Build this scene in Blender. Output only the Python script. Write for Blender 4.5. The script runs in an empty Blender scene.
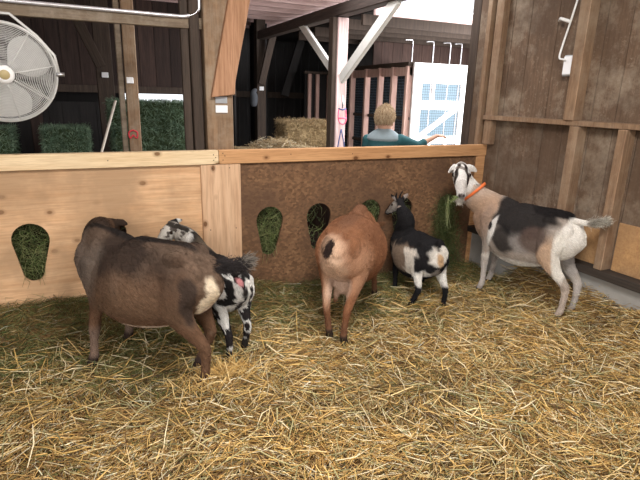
import bpy, bmesh, math, random
import numpy as np
from mathutils import Vector, Matrix
rnd = random.Random(7)
rng = np.random.default_rng(11)
R_ = math.radians
SC = bpy.context.scene
COL = SC.collection

# ---------------------------------------------------------------- camera
F_PX, PITCH, YAW, ROLL, CAM_H = 500.0, 16.0, 25.0, 1.4, 1.6
def make_camera():
    p, y, r = R_(PITCH), R_(YAW), R_(ROLL)
    f = Vector((math.sin(y)*math.cos(p), math.cos(y)*math.cos(p), -math.sin(p)))
    rt = Vector((math.cos(y), -math.sin(y), 0.0)); up = rt.cross(f)
    rt, up = rt*math.cos(r) + up*math.sin(r), up*math.cos(r) - rt*math.sin(r)
    cd = bpy.data.cameras.new('camera'); cd.sensor_fit = 'HORIZONTAL'; cd.sensor_width = 36
    cd.lens = 36*F_PX/640.0; cd.clip_start = .05; cd.clip_end = 200
    o = bpy.data.objects.new('camera', cd); COL.objects.link(o)
    m = Matrix((rt, up, -f)).transposed().to_4x4(); m.translation = Vector((0, 0, CAM_H))
    o.matrix_world = m
    SC.camera = o
make_camera()

# ---------------------------------------------------------------- world, lights, exposure
SC.view_settings.view_transform = 'Standard'; SC.view_settings.look = 'None'
SC.view_settings.exposure = 0.13; SC.view_settings.gamma = 1.0
SC.view_settings.use_curve_mapping = False
SKY_STRENGTH = 1.7
w = bpy.data.worlds.new('sky'); SC.world = w; w.use_nodes = True
bg = w.node_tree.nodes['Background']; bg.inputs[0].default_value = (0.93, 0.96, 1.0, 1); bg.inputs[1].default_value = SKY_STRENGTH
def area(name, loc, target, size, power, col=(1, 1, 1), sy=None):
    l = bpy.data.lights.new(name, 'AREA'); l.energy = power; l.color = col
    l.shape = 'RECTANGLE'; l.size = size; l.size_y = sy or size
    o = bpy.data.objects.new(name, l); COL.objects.link(o); o.location = loc
    o.rotation_euler = (Vector(target)-Vector(loc)).to_track_quat('-Z', 'Y').to_euler()
    return o
area('daylight_open_doors', (-1.6, -2.2, 2.5), (1.2, 3.2, 0.4), 3.4, 165, (1.0, 0.95, 0.88), 2.0)
area('daylight_skylight', (1.1, 1.1, 3.12), (1.2, 2.0, 0.0), 1.2, 165, (1.0, 0.97, 0.93), 1.2)
area('daylight_between_sheds', (4.9, 5.0, 3.9), (4.4, 6.2, 1.4), 2.2, 170, (0.97, 0.98, 1.0))
area('added_fill_braces', (2.2, 4.25, 3.5), (2.75, 5.5, 1.6), 1.0, 60, (1.0, 0.97, 0.97), .7)  # added lamp brightening the near faces of the pale post and brace
area('added_fill_ceiling', (6.6, 4.9, 1.9), (2.6, 6.6, 2.4), 2.0, 330, (1.0, 0.96, 0.96))  # added unseen lamp lifting the back ceiling and braces

# ---------------------------------------------------------------- materials
def new_mat(name, rough=.8, spec=.3):
    m = bpy.data.materials.new(name); m.use_nodes = True
    b = m.node_tree.nodes['Principled BSDF']; b.inputs['Roughness'].default_value = rough
    b.inputs['Specular IOR Level'].default_value = spec
    return m, m.node_tree, b
def nd(nt, t, **kw):
    n = nt.nodes.new(t)
    for k, v in kw.items(): setattr(n, k, v)
    return n
def mixc(nt, fac, a, b, mode='MIX'):
    n = nt.nodes.new('ShaderNodeMix'); n.data_type = 'RGBA'; n.blend_type = mode
    for s, v in ((0, fac), (6, a), (7, b)):
        if isinstance(v, bpy.types.NodeSocket): nt.links.new(v, n.inputs[s])
        elif s == 0: n.inputs[0].default_value = v
        else: n.inputs[s].default_value = (*v, 1) if len(v) == 3 else v
    return n.outputs[2]
def ramp(nt, src, stops):
    r = nt.nodes.new('ShaderNodeValToRGB'); nt.links.new(src, r.inputs[0])
    e = r.color_ramp.elements
    while len(e) < len(stops): e.new(.5)
    for i, (p, c) in enumerate(stops):
        e[i].position = p; e[i].color = (c, c, c, 1) if isinstance(c, (int, float)) else (*c, 1)
    return r.outputs[0]
def noise(nt, vec, scale, detail=4, rough=.55):
    n = nt.nodes.new('ShaderNodeTexNoise'); nt.links.new(vec, n.inputs[0])
    n.inputs['Scale'].default_value = scale; n.inputs['Detail'].default_value = detail
    n.inputs['Roughness'].default_value = rough
    return n.outputs[0]
def mapping(nt, vec, scale):
    n = nt.nodes.new('ShaderNodeMapping'); nt.links.new(vec, n.inputs[0]); n.inputs['Scale'].default_value = scale
    return n.outputs[0]
def bump(nt, b, h, strength=.4, dist=.01):
    n = nt.nodes.new('ShaderNodeBump'); n.inputs['Strength'].default_value = strength; n.inputs['Distance'].default_value = dist
    nt.links.new(h, n.inputs['Height']); nt.links.new(n.outputs[0], b.inputs['Normal'])
def wood(name, light, dark, axis='x', grain=1.0, knots=0.0, dust=None, dark_blotch=None, vcol=False, rough=.75, dust_scale=2.2):
    m, nt, b = new_mat(name, rough)
    tc = nd(nt, 'ShaderNodeTexCoord').outputs['Object']
    s = [14.0*grain]*3; s['xyz'.index(axis)] = .9*grain
    st = mapping(nt, tc, s)
    g = noise(nt, st, 3.0, 5, .6)
    c = mixc(nt, ramp(nt, g, [(.32, 0), (.68, 1)]), dark, light)
    big = noise(nt, tc, 1.3, 3)
    c = mixc(nt, ramp(nt, big, [(.35, .35), (.7, 0)]), c, tuple(v*.72 for v in light))
    fine = noise(nt, mapping(nt, tc, [v*4 for v in s]), 3, 3)
    c = mixc(nt, ramp(nt, fine, [(.35, .3), (.55, 0)]), c, tuple(v*.6 for v in dark))
    if knots:
        v = nd(nt, 'ShaderNodeTexVoronoi', feature='F1'); sk = [6.5]*3; sk['xyz'.index(axis)] = 4.5
        nt.links.new(mapping(nt, tc, sk), v.inputs[0]); v.inputs['Scale'].default_value = 1.0
        k = ramp(nt, v.outputs['Distance'], [(.08, 1), (.11, .4), (.19, 0)])
        c = mixc(nt, k, c, (dark[0]*.32, dark[1]*.25, dark[2]*.2))
    if dust:
        d = noise(nt, tc, dust_scale, 7, .72)
        c = mixc(nt, ramp(nt, d, [(.47, 0), (.66, .75)]), c, dust)
        d2 = noise(nt, tc, dust_scale*14, 4, .7); c = mixc(nt, ramp(nt, d2, [(.56, 0), (.70, .35)]), c, dust)
    if dark_blotch:
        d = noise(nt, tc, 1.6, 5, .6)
        c = mixc(nt, ramp(nt, d, [(.42, .75), (.62, 0)]), c, dark_blotch)  # large random blotches mixed towards a darker tone
    if vcol:
        a = nd(nt, 'ShaderNodeAttribute', attribute_name='Col').outputs[0]
        c = mixc(nt, 1.0, c, a, 'MULTIPLY')
    nt.links.new(c, b.inputs['Base Color'])
    bump(nt, b, fine, .35, .004)
    return m
def plain(name, col, rough=.6, metal=0.0, var=.15, scale=20, spec=.4):
    m, nt, b = new_mat(name, rough, spec); b.inputs['Metallic'].default_value = metal
    tc = nd(nt, 'ShaderNodeTexCoord').outputs['Object']
    n = noise(nt, tc, scale, 4)
    c = mixc(nt, n, tuple(v*(1-var) for v in col), tuple(min(1, v*(1+var)) for v in col))
    nt.links.new(c, b.inputs['Base Color']); bump(nt, b, n, .15, .003)
    return m
def vcol_mat(name, rough=.8, fur=False, spec=.25, trans=0):
    m, nt, b = new_mat(name, rough, spec)
    a = nd(nt, 'ShaderNodeAttribute', attribute_name='Col').outputs[0]
    if fur:
        tc = nd(nt, 'ShaderNodeTexCoord').outputs['Object']
        f1 = noise(nt, mapping(nt, tc, (45, 90, 60)), 3.2, 4, .7)
        c = mixc(nt, ramp(nt, f1, [(.3, .42), (.6, 0)]), a, (0.0, 0.0, 0.0))
        
        
        nt.links.new(c, b.inputs['Base Color']); bump(nt, b, f1, .5, .008)
        
    else:
        nt.links.new(a, b.inputs['Base Color'])
    return m

M = {}
M['pine'] = wood('pale_pine_panel', (.82, .53, .31), (.64, .36, .18), 'x', .55, knots=1, dark_blotch=(.36, .23, .13))
M['rail_pale'] = wood('pale_pine_rail', (.86, .68, .44), (.70, .49, .27), 'x', .6, knots=1)
M['rail_orange'] = wood('orange_pine_rail', (.64, .36, .17), (.46, .23, .10), 'x', .6, knots=1)
M['batten'] = wood('pinkish_pine_batten', (.74, .50, .32), (.55, .33, .19), 'z', .5, knots=1)
def osb():
    m, nt, b = new_mat('brown_strand_board', .85)
    tc = nd(nt, 'ShaderNodeTexCoord').outputs['Object']
    v = nd(nt, 'ShaderNodeTexVoronoi', feature='F1'); nt.links.new(mapping(nt, tc, (45, 45, 60)), v.inputs[0]); v.inputs['Scale'].default_value = 1
    sep = nd(nt, 'ShaderNodeSeparateColor'); nt.links.new(v.outputs['Color'], sep.inputs[0])
    c = mixc(nt, sep.outputs[0], (.115, .06, .030), (.27, .15, .077))
    n1 = noise(nt, tc, 24, 6, .7)
    c = mixc(nt, ramp(nt, n1, [(.35, .5), (.6, 0)]), c, (.12, .06, .03))
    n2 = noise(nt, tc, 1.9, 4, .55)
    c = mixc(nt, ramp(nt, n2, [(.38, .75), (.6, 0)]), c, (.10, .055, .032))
    nt.links.new(c, b.inputs['Base Color']); bump(nt, b, n1, .4, .004)
    return m
M['osb'] = osb()
M['siding'] = wood('weathered_brown_siding', (.215, .14, .09), (.11, .066, .04), 'z', .7, knots=0.5, dust=(.45, .38, .29), dark_blotch=(.08, .05, .032), vcol=True, dust_scale=3.0)
M['stud'] = wood('tan_stud_wood', (.29, .185, .11), (.17, .10, .06), 'z', .8, dust=(.32, .24, .165), vcol=True)
M['ply_orange'] = wood('orange_plywood', (.58, .34, .15), (.36, .19, .08), 'x', .45, knots=1, dark_blotch=(.25, .15, .08))
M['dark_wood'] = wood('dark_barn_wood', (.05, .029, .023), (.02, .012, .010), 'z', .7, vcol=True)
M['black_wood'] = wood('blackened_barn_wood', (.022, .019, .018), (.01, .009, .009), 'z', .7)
M['beam_grey'] = wood('dusty_grey_beam', (.26, .20, .14), (.15, .11, .075), 'x', .6, dust=(.36, .31, .25))
M['post_brown'] = wood('brown_post_wood', (.30, .19, .11), (.17, .105, .062), 'z', .7, dust=(.33, .27, .2))
M['brace_orange'] = wood('reddish_brace_wood', (.52, .29, .17), (.33, .17, .09), 'z', .7)
M['post_dark'] = wood('dark_grey_post_wood', (.08, .056, .042), (.038, .027, .02), 'z', .7)
M['post_pink'] = wood('whitewashed_pink_post', (.80, .62, .60), (.55, .38, .36), 'z', .7)
M['brace_white'] = plain('white_painted_brace', (.80, .80, .76), .7)
M['pinkish'] = wood('pinkish_rafter_wood', (.80, .60, .57), (.52, .36, .34), 'x', .6)
M['stud_pink'] = wood('pink_tan_stud', (.70, .47, .40), (.50, .31, .26), 'z', .7)
M['white'] = plain('white_paint', (.85, .85, .84), .6, var=.05)
M['metal'] = plain('galvanised_metal', (.55, .56, .58), .35, .8)
M['steel_white'] = plain('dusty_white_wire', (.66, .66, .64), .45, .25)
M['fan_blade'] = plain('dusty_fan_blade', (.82, .82, .80), .5, .1)
M['conduit'] = plain('pale_conduit', (.72, .72, .76), .3, .6)
M['concrete'] = plain('grey_concrete', (.30, .29, .27), .9, var=.25, scale=9)
M['sill'] = wood('dark_sill_timber', (.055, .042, .033), (.03, .024, .02), 'y', .7)
M['label'] = plain('white_insulator_tag', (.85, .86, .88), .5, var=.03)
M['red'] = plain('red_cord', (.55, .03, .05), .6)
M['pinkcord'] = plain('pink_halter', (.75, .12, .22), .6)
M['bluecord'] = plain('dark_blue_rope', (.06, .08, .2), .7)
M['orange'] = plain('orange_collar', (.75, .17, .045), .6)
M['cable'] = plain('white_cable', (.82, .82, .80), .5, var=.03)
M['box'] = plain('grey_plastic_box', (.50, .53, .55), .35)
M['netting'] = plain('blue_grey_mesh', (.10, .14, .18), .5, .3)
M['soil'] = plain('straw_litter', (.20, .12, .05), .95, var=.45, scale=60)
M['earth'] = plain('packed_earth', (.16, .13, .10), .95, var=.3, scale=6)
M['hay_core'] = plain('green_hay_core', (.035, .055, .022), .95, var=.5, scale=60)
M['straw_core'] = plain('yellow_straw_core', (.22, .16, .08), .95, var=.4, scale=60)
M['strand'] = vcol_mat('dry_stalks', .7, spec=.3)
M['coat'] = vcol_mat('goat_coat', .9, fur=True, spec=.08)
M['hair'] = vcol_mat('long_hair', .85, spec=.08)
M['skin'] = vcol_mat('person_body', .6)
M['shirt'] = plain('teal_shirt', (.02, .085, .095), .85)
M['shirt_stripe'] = plain('grey_shirt_yoke', (.20, .25, .27), .85)
M['trousers'] = plain('dark_trousers', (.04, .05, .08), .9)
M['pale_stick'] = plain('pale_handle', (.50, .45, .38), .6)

# ---------------------------------------------------------------- helpers
def link(name, me, mat, parent=None, smooth=False):
    o = bpy.data.objects.new(name, me); COL.objects.link(o)
    if mat: me.materials.append(mat)
    if parent: o.parent = parent
    if smooth: me.shade_smooth()
    return o
def obj(name, bm, mat, parent=None, smooth=False, tint=False):
    me = bpy.data.meshes.new(name); bmesh.ops.recalc_face_normals(bm, faces=bm.faces[:]); bm.to_mesh(me); bm.free()
    return link(name, me, mat, parent, smooth)
def tag(o, label=None, cat=None, group=None, kind=None):
    if label: o['label'] = label
    if cat: o['category'] = cat
    if group: o['group'] = group
    if kind: o['kind'] = kind
    return o
def empty(name, loc, rz=0):
    o = bpy.data.objects.new(name, None); COL.objects.link(o); o.location = loc; o.rotation_euler = (0, 0, rz)
    o.empty_display_size = .1
    return o
def add_box(bm, x0, x1, y0, y1, z0, z1, bev=0.0, tint=None, mat=None):
    g = bmesh.ops.create_cube(bm, size=1)
    vs = g['verts']
    for v in vs: v.co = Vector(((x0+x1)/2+v.co.x*(x1-x0), (y0+y1)/2+v.co.y*(y1-y0), (z0+z1)/2+v.co.z*(z1-z0)))
    if mat is not None:
        for v in vs: v.co = mat @ v.co
    fs = set(f for v in vs for f in v.link_faces)
    if bev:
        es = set(e for v in vs for e in v.link_edges)
        r = bmesh.ops.bevel(bm, geom=list(es), offset=bev, segments=1, affect='EDGES')
        fs = set(f for f in fs if f.is_valid) | set(r['faces'])
    if tint is not None:
        lay = bm.loops.layers.float_color.get('Col') or bm.loops.layers.float_color.new('Col')
        for f in fs:
            for l in f.loops: l[lay] = (tint, tint, tint, 1)
    return vs
def add_tube(bm, pts, r, n=8, closed=False):
    pts = [Vector(p) for p in pts]; N = len(pts); rings = []
    prev = None
    for i, p in enumerate(pts):
        if closed: t = pts[(i+1) % N]-pts[i-1]
        else: t = pts[min(i+1, N-1)]-pts[max(i-1, 0)]
        t.normalize()
        if prev is None:
            a = Vector((0, 0, 1)) if abs(t.z) < .9 else Vector((1, 0, 0)); s = t.cross(a).normalized()
        else:
            s = (prev - t*prev.dot(t)).normalized()
        prev = s; u = t.cross(s)
        rr = r[i] if isinstance(r, (list, tuple)) else r
        rings.append([bm.verts.new(p + (s*math.cos(2*math.pi*k/n)+u*math.sin(2*math.pi*k/n))*rr) for k in range(n)])
    M_ = N if closed else N-1
    for i in range(M_):
        a, b = rings[i], rings[(i+1) % N]
        for k in range(n): bm.faces.new((a[k], a[(k+1) % n], b[(k+1) % n], b[k]))
    if not closed:
        bm.faces.new(rings[0][::-1]); bm.faces.new(rings[-1])
def timber(name, p0, p1, wx, wy, mat, parent=None, twist=0.0, bev=.006):
    """a squared timber from p0 to p1; its grain runs along its own length"""
    p0 = Vector(p0); p1 = Vector(p1); d = p1-p0; L = d.length
    bm = bmesh.new(); add_box(bm, -wx/2, wx/2, -wy/2, wy/2, 0, L, bev, tint=1.0)
    o = obj(name, bm, mat, parent)
    z = d.normalized(); x = Vector((1, 0, 0)); 
    if abs(z.x) > .9: x = Vector((0, 1, 0))
    x = (x - z*x.dot(z)).normalized(); y = z.cross(x)
    m = Matrix((x, y, z)).transposed().to_4x4() @ Matrix.Rotation(twist, 4, 'Z'); m.translation = p0
    o.matrix_local = m
    return o
def np_mesh(name, verts, faces, cols=None):
    me = bpy.data.meshes.new(name)
    nv, nf, k = len(verts), len(faces), faces.shape[1]
    me.vertices.add(nv); me.vertices.foreach_set('co', np.ascontiguousarray(verts, dtype=np.float32).ravel())
    me.loops.add(nf*k); me.loops.foreach_set('vertex_index', np.ascontiguousarray(faces, dtype=np.int32).ravel())
    me.polygons.add(nf); me.polygons.foreach_set('loop_start', np.arange(0, nf*k, k, dtype=np.int32))
    me.update(calc_edges=True); me.validate()
    if cols is not None: set_cols(me, cols)
    return me
def set_cols(me, cols):
    a = me.color_attributes.new('Col', 'FLOAT_COLOR', 'POINT')
    c = np.ones((len(cols), 4), dtype=np.float32); c[:, :3] = cols
    a.data.foreach_set('color', c.ravel())
def strand_arrays(p, d, length, width, bend, cols, flat=1.0):
    """p (n,3) middle points, d unit directions, curved three sided stalks"""
    n = len(p); length = np.broadcast_to(length, (n,)); width = np.broadcast_to(width, (n,)); bend = np.broadcast_to(bend, (n,))
    ref = rng.normal(size=(n, 3)); s = np.cross(d, ref); s /= np.linalg.norm(s, axis=1)[:, None]+1e-9
    u = np.cross(s, d)
    V = []
    for t in (-1.0, 0.0, 1.0):
        c = p + d*(t*length*.5)[:, None] + u*((t*t-.5)*bend*length)[:, None]
        wd = width*(.55 if t else 1.0)
        for a in (0, 2.094, 4.189):
            V.append(c + s*(math.cos(a)*wd)[:, None]*.5 + u*(math.sin(a)*wd)[:, None]*.5*flat)
    V = np.stack(V, 1).reshape(-1, 3)
    q = []
    for r in (0, 1):
        for k in range(3):
            a, b = r*3+k, r*3+(k+1) % 3; q.append((a, b, b+3, a+3))
    q = np.array(q); Fc = (np.arange(n)[:, None, None]*9 + q[None]).reshape(-1, 4)
    C_ = np.repeat(cols, 9, axis=0)
    return V, Fc, C_
def join_arrays(L):
    V, Fc, C_ = [], [], []; o = 0
    for v, f, c in L: V.append(v); Fc.append(f+o); C_.append(c); o += len(v)
    return np.concatenate(V), np.concatenate(Fc), np.concatenate(C_)
def pick_cols(n, pal, var=.2):
    pal = np.array(pal); c = pal[rng.integers(0, len(pal), n)]
    return np.clip(c*(1+rng.normal(0, var, (n, 1))), .004, 1)
def rand_dirs(n, zs=.25):
    a = rng.uniform(0, 2*math.pi, n); d = np.stack([np.cos(a), np.sin(a), rng.normal(0, zs, n)], 1)
    return d/np.linalg.norm(d, axis=1)[:, None]
STRAW = [(.62, .40, .14), (.52, .32, .10), (.68, .48, .20), (.40, .235, .07), (.74, .58, .32), (.30, .175, .06), (.48, .32, .11), (.36, .22, .09)]
OLIVE = [(.20, .20, .065), (.27, .24, .085), (.13, .15, .045), (.36, .30, .12), (.17, .13, .05), (.095, .12, .04)]
GREEN = [(.09, .13, .035), (.14, .18, .06), (.05, .08, .022), (.19, .20, .08), (.11, .12, .04)]
BALEG = [(.12, .19, .12), (.17, .26, .17), (.07, .12, .075), (.22, .30, .20)]

# ---------------------------------------------------------------- ground
WY, RX = 3.72, 3.44
def sm(a, b, v):
    t = np.clip((v-a)/(b-a), 0, 1); return t*t*(3-2*t)
def gz(x, y):
    x = np.asarray(x, float); y = np.asarray(y, float)
    z = .012*np.sin(x*3.1+y*2.3)+.010*np.sin(x*5.7-y*4.1+1)+.008*np.sin(y*9+x*2)
    z = z + .014*np.sin(x*13+2*np.sin(y*7))*np.sin(y*15+2*np.sin(x*5))*(1-sm(2.3, 2.7, y))
    z = z + .13*sm(3.25, 3.7, y)*(1-sm(1.0, 1.6, x)) + .03*sm(3.3, 3.7, y)
    z = z + .20*sm(3.0, 3.42, x)*(1-sm(2.1, 2.42, y)) + .27*sm(3.24, 3.42, x)*sm(2.1, 2.42, y)*(1-sm(3.0, 3.3, y))
    z = z + .05*np.exp(-((x-.62)**2+(y-2.35)**2)/.05)
    return z
def build_ground():
    nx, ny = 150, 130
    X, Y = np.meshgrid(np.linspace(-3.5, RX, nx), np.linspace(-1.5, WY, ny), indexing='ij')
    Z = gz(X, Y)+rng.normal(0, .004, X.shape)-.012
    V = np.stack([X, Y, Z], -1).reshape(-1, 3)
    i, j = np.meshgrid(np.arange(nx-1), np.arange(ny-1), indexing='ij'); a = (i*ny+j).ravel()
    me = np_mesh('floor', V, np.stack([a, a+ny, a+ny+1, a+1], 1))
    o = link('floor', me, M['soil'], smooth=True); tag(o, kind='structure')
    bm = bmesh.new(); add_box(bm, -30, 30, -30, 40, -.3, -.08)
    tag(obj('ground', bm, M['earth']), kind='structure')
    # bedding
    def scatter(n, x0, x1, y0, y1, dens=None):
        x = rng.uniform(x0, x1, n); y = rng.uniform(y0, y1, n)
        # keep what the view and a step aside could see
        k = (y > 1.0+.0*x)
        if dens is not None: k &= rng.uniform(0, 1, n) < dens(x, y)
        return x[k], y[k]
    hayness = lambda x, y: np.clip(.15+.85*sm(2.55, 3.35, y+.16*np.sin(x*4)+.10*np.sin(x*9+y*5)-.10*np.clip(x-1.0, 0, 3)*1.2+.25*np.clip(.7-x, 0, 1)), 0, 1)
    L = []
    x, y = scatter(80000, -1.3, RX-.02, 1.0, WY-.02, lambda x, y: 1-.62*hayness(x, y))
    n = len(x); d = rand_dirs(n, .16); ln = np.abs(rng.normal(.085, .05, n))+.035
    # swathes: neighbouring stalks lie the same way
    ang = 2.2*np.sin(x*2.9+1.0)+1.9*np.sin(y*3.7+x*1.9)+rng.normal(0, .65, n)
    d = np.stack([np.cos(ang), np.sin(ang), d[:, 2]*.8], 1); d /= np.linalg.norm(d, axis=1)[:, None]
    z = gz(x, y)+np.abs(rng.normal(0, .017, n))
    h = hayness(x, y)[:, None]
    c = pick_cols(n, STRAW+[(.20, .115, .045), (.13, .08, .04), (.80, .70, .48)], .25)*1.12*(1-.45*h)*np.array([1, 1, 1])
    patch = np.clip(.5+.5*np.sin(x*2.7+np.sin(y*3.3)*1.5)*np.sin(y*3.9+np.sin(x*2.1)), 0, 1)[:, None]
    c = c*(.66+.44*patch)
    deep = np.clip(.6+ (z-gz(x, y))/.04, .6, 1.05)[:, None]
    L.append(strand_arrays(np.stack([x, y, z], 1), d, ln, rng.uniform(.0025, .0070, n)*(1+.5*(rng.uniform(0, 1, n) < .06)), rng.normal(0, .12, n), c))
    # long standing-out stalks
    x, y = scatter(3600, -1.2, RX-.1, 1.0, 3.3); n = len(x); d = rand_dirs(n, .35)
    z = gz(x, y)+.02+np.abs(rng.normal(0, .02, n))
    L.append(strand_arrays(np.stack([x, y, z], 1), d, rng.uniform(.09, .26, n), rng.uniform(.003, .0085, n), rng.normal(0, .10, n), pick_cols(n, [(.78, .58, .28), (.66, .44, .15), (.80, .68, .44), (.50, .44, .22), (.55, .38, .16), (.62, .40, .14), (.34, .32, .16)], .15)))
    # tuft round the brown goat's hind foot
    n = 420; a = rng.uniform(0, 6.28, n); r = np.abs(rng.normal(0, .16, n))
    x = .56+r*np.cos(a); y = 2.50+r*np.sin(a)*.6; d = rand_dirs(n, .7)
    L.append(strand_arrays(np.stack([x, y, gz(x, y)+rng.uniform(.0, .07, n)], 1), d, rng.uniform(.08, .24, n), rng.uniform(.003, .006, n), rng.normal(0, .1, n), pick_cols(n, STRAW[:3], .15)))
    V, Fc, C_ = join_arrays(L)
    o = link('straw_bedding', np_mesh('straw_bedding', V, Fc, C_), M['strand'])
    tag(o, 'thick golden straw bedding spread over the whole pen floor', 'straw', kind='stuff')
    # olive hay dropped along the feeding wall
    L = []
    x, y = scatter(60000, -1.3, RX-.02, 1.0, WY-.02, lambda x, y: .05+.95*hayness(x, y))
    n = len(x); d = rand_dirs(n, .3)
    z = gz(x, y)+.004+np.abs(rng.normal(0, .018, n))
    hn = hayness(x, y)
    c = pick_cols(n, OLIVE, .25); g = pick_cols(n, GREEN, .25); k = (rng.uniform(0, 1, n) < .55*hn)[:, None]
    c = np.where(k, g, c); 
    L.append(strand_arrays(np.stack([x, y, z], 1), d, rng.uniform(.05, .17, n), rng.uniform(.0018, .0034, n), rng.normal(0, .28, n), c))
    V, Fc, C_ = join_arrays(L)
    o = link('fallen_hay', np_mesh('fallen_hay', V, Fc, C_), M['strand'])
    tag(o, 'fine olive green hay fallen on the bedding along the feeding wall', 'hay', kind='stuff')
build_ground()

# ---------------------------------------------------------------- feeding wall with keyholes
KEYS = [-.86, -.40, .09, 1.285, 1.72, 2.21, 2.55, 3.06]
def keyhole(cx, n=14):
    r1, r2, zt, zb = .113, .062, .632, .402
    pts = []
    al = math.asin((r1-r2)/(zt-zb))
    for i in range(n+1):
        a = -al + (math.pi+2*al)*i/n; pts.append((cx+r1*math.cos(a), zt+r1*math.sin(a)))
    for i in range(n//2+1):
        a = math.pi+al + (math.pi-2*al)*i/(n//2); pts.append((cx-.008+r2*math.cos(a), zb+r2*math.sin(a)))
    return pts
def panel_with_holes(name, x0, x1, z0, z1, y, th, keys, mat, parent):
    cu = bpy.data.curves.new(name, 'CURVE'); cu.dimensions = '2D'; cu.fill_mode = 'BOTH'; cu.extrude = th/2
    def spl(pts):
        s = cu.splines.new('POLY'); s.points.add(len(pts)-1)
        for q, (a, b) in zip(s.points, pts): q.co = (a, b, 0, 1)
        s.use_cyclic_u = True
    spl([(x0, z0), (x1, z0), (x1, z1), (x0, z1)])
    for k in keys: spl(keyhole(k))
    t = bpy.data.objects.new('tmp', cu); COL.objects.link(t)
    dg = bpy.context.evaluated_depsgraph_get()
    me = bpy.data.meshes.new_from_object(t.evaluated_get(dg)); bpy.data.objects.remove(t); bpy.data.curves.remove(cu)
    me.transform(Matrix.Translation((0, y+th/2, 0)) @ Matrix.Rotation(math.pi/2, 4, 'X'))
    me.materials.clear()
    me.name = name
    return link(name, me, mat, parent)
def bx(name, b, mat, parent=None, bev=.003):
    bm = bmesh.new(); add_box(bm, *b, bev, tint=1.0); return obj(name, bm, mat, parent)
wb = empty('wall_back', (0, 0, 0)); tag(wb, kind='structure')
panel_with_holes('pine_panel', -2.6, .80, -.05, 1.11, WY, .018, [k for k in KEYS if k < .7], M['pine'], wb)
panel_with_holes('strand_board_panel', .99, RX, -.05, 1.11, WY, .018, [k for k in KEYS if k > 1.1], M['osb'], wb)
bx('batten', (.745, 1.045, WY-.022, WY+.02, -.05, 1.098), M['batten'], wb)
tag(bx('top_rail', (-2.6, .878, WY-.03, WY+.045, 1.10, 1.20), M['rail_pale'], wb), 'pale end of the top rail')
tag(bx('top_rail', (.881, RX, WY-.03, WY+.045, 1.10, 1.20), M['rail_orange'], wb), 'orange end of the top rail')
bx('corner_strip', (RX-.10, RX, WY-.02, WY, .0, 1.098), M['rail_orange'], wb)
bm = bmesh.new()
for (x, z) in [(.84, 1.13), (.84, 1.17), (.855, 1.15), (.91, 1.13), (.925, 1.16), (.91, 1.18), (.83, 1.07), (.96, 1.07), (.12, 1.15), (2.0, 1.15), (1.45, 1.16), (.80, .6), (1.0, .6)]:
    yy = WY-.031 if z > 1.1 else WY-.023
    add_tube(bm, [(x, yy-.0015, z), (x, yy+.004, z)], .004, 8)
obj('screw_head', bm, M['sill'], wb)['kind'] = 'stuff'

# hay rack behind the wall
hr = empty('hay_rack', (.3, WY+.3, 0)); tag(hr, 'long wooden hay rack behind the keyhole wall, mostly hidden', 'hay rack')
bx('back_board', (-2.6, 3.3, .10, .13, .1, .80), M['dark_wood'], hr)
bx('bottom_board', (-2.6, 3.3, -.25, .10, .1, .13), M['dark_wood'], hr)
def hay_clump(pts_fn, n, ln, wd, pal, name, label, mat=None, var=.25, bend=.3, zs=.6):
    p = pts_fn(n); d = rand_dirs(len(p), zs)
    V, Fc, C_ = strand_arrays(p, d, rng.uniform(ln*.5, ln*1.4, len(p)), rng.uniform(wd*.7, wd*1.3, len(p)), rng.normal(0, bend, len(p)), pick_cols(len(p), pal, var))
    return V, Fc, C_
L = []
for k in KEYS:
    n = 900
    if k in (1.72, .09, 2.55): n = 150
    x = k+rng.uniform(-.15, .15, n); z = rng.uniform(.28, .80, n); y = WY+.05+rng.uniform(0, .10, n)
    if k == 1.72: y += .16; n_ = 0
    p = np.stack([x, y, z], 1); d = rand_dirs(n, .8); d[:, 1] *= .35; d /= np.linalg.norm(d, axis=1)[:, None]
    L.append(strand_arrays(p, d, rng.uniform(.06, .16, n), rng.uniform(.0025, .004, n), rng.normal(0, .2, n), pick_cols(n, GREEN+[(.24, .26, .11)], .25)))
    # wisps hanging out through the hole
    if k not in (1.72, .09, 2.55):
        n = 26; x = k+rng.uniform(-.07, .07, n); z = rng.uniform(.33, .60, n)
        d = np.stack([rng.normal(0, .3, n), rng.normal(-.15, .1, n), -np.ones(n)], 1); d /= np.linalg.norm(d, axis=1)[:, None]
        L.append(strand_arrays(np.stack([x, np.full(n, WY-.01), z], 1), d, rng.uniform(.06, .16, n), .003, rng.normal(0, .2, n), pick_cols(n, GREEN+[(.24, .26, .11)], .25)))
V, Fc, C_ = join_arrays(L)
tag(link('feeder_hay', np_mesh('feeder_hay', V, Fc, C_), M['strand']), 'dark green hay filling the keyhole openings of the feeding wall', 'hay', kind='stuff')
# hay pulled out of the corner keyhole down to the floor
n = 1300; t = rng.uniform(0, 1, n)**.8
x = 3.03+rng.normal(0, .055+.05*t, n)-.02; z = .74-.66*t+rng.normal(0, .02, n); y = WY-.035-np.abs(rng.normal(0, .02+.06*t, n))
d = rand_dirs(n, 1.0); d[:, 1] *= .4; d[:, 2] -= .3; d /= np.linalg.norm(d, axis=1)[:, None]
A = strand_arrays(np.stack([x, y, z], 1), d, rng.uniform(.06, .2, n), rng.uniform(.002, .0035, n), rng.normal(0, .25, n), pick_cols(n, GREEN, .25)*.75)
tag(link('pulled_hay', np_mesh('pulled_hay', A[0], A[1], A[2]), M['strand']), 'dark green hay pulled out of the wall, hanging below the white-faced goat', 'hay', kind='stuff')

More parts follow.
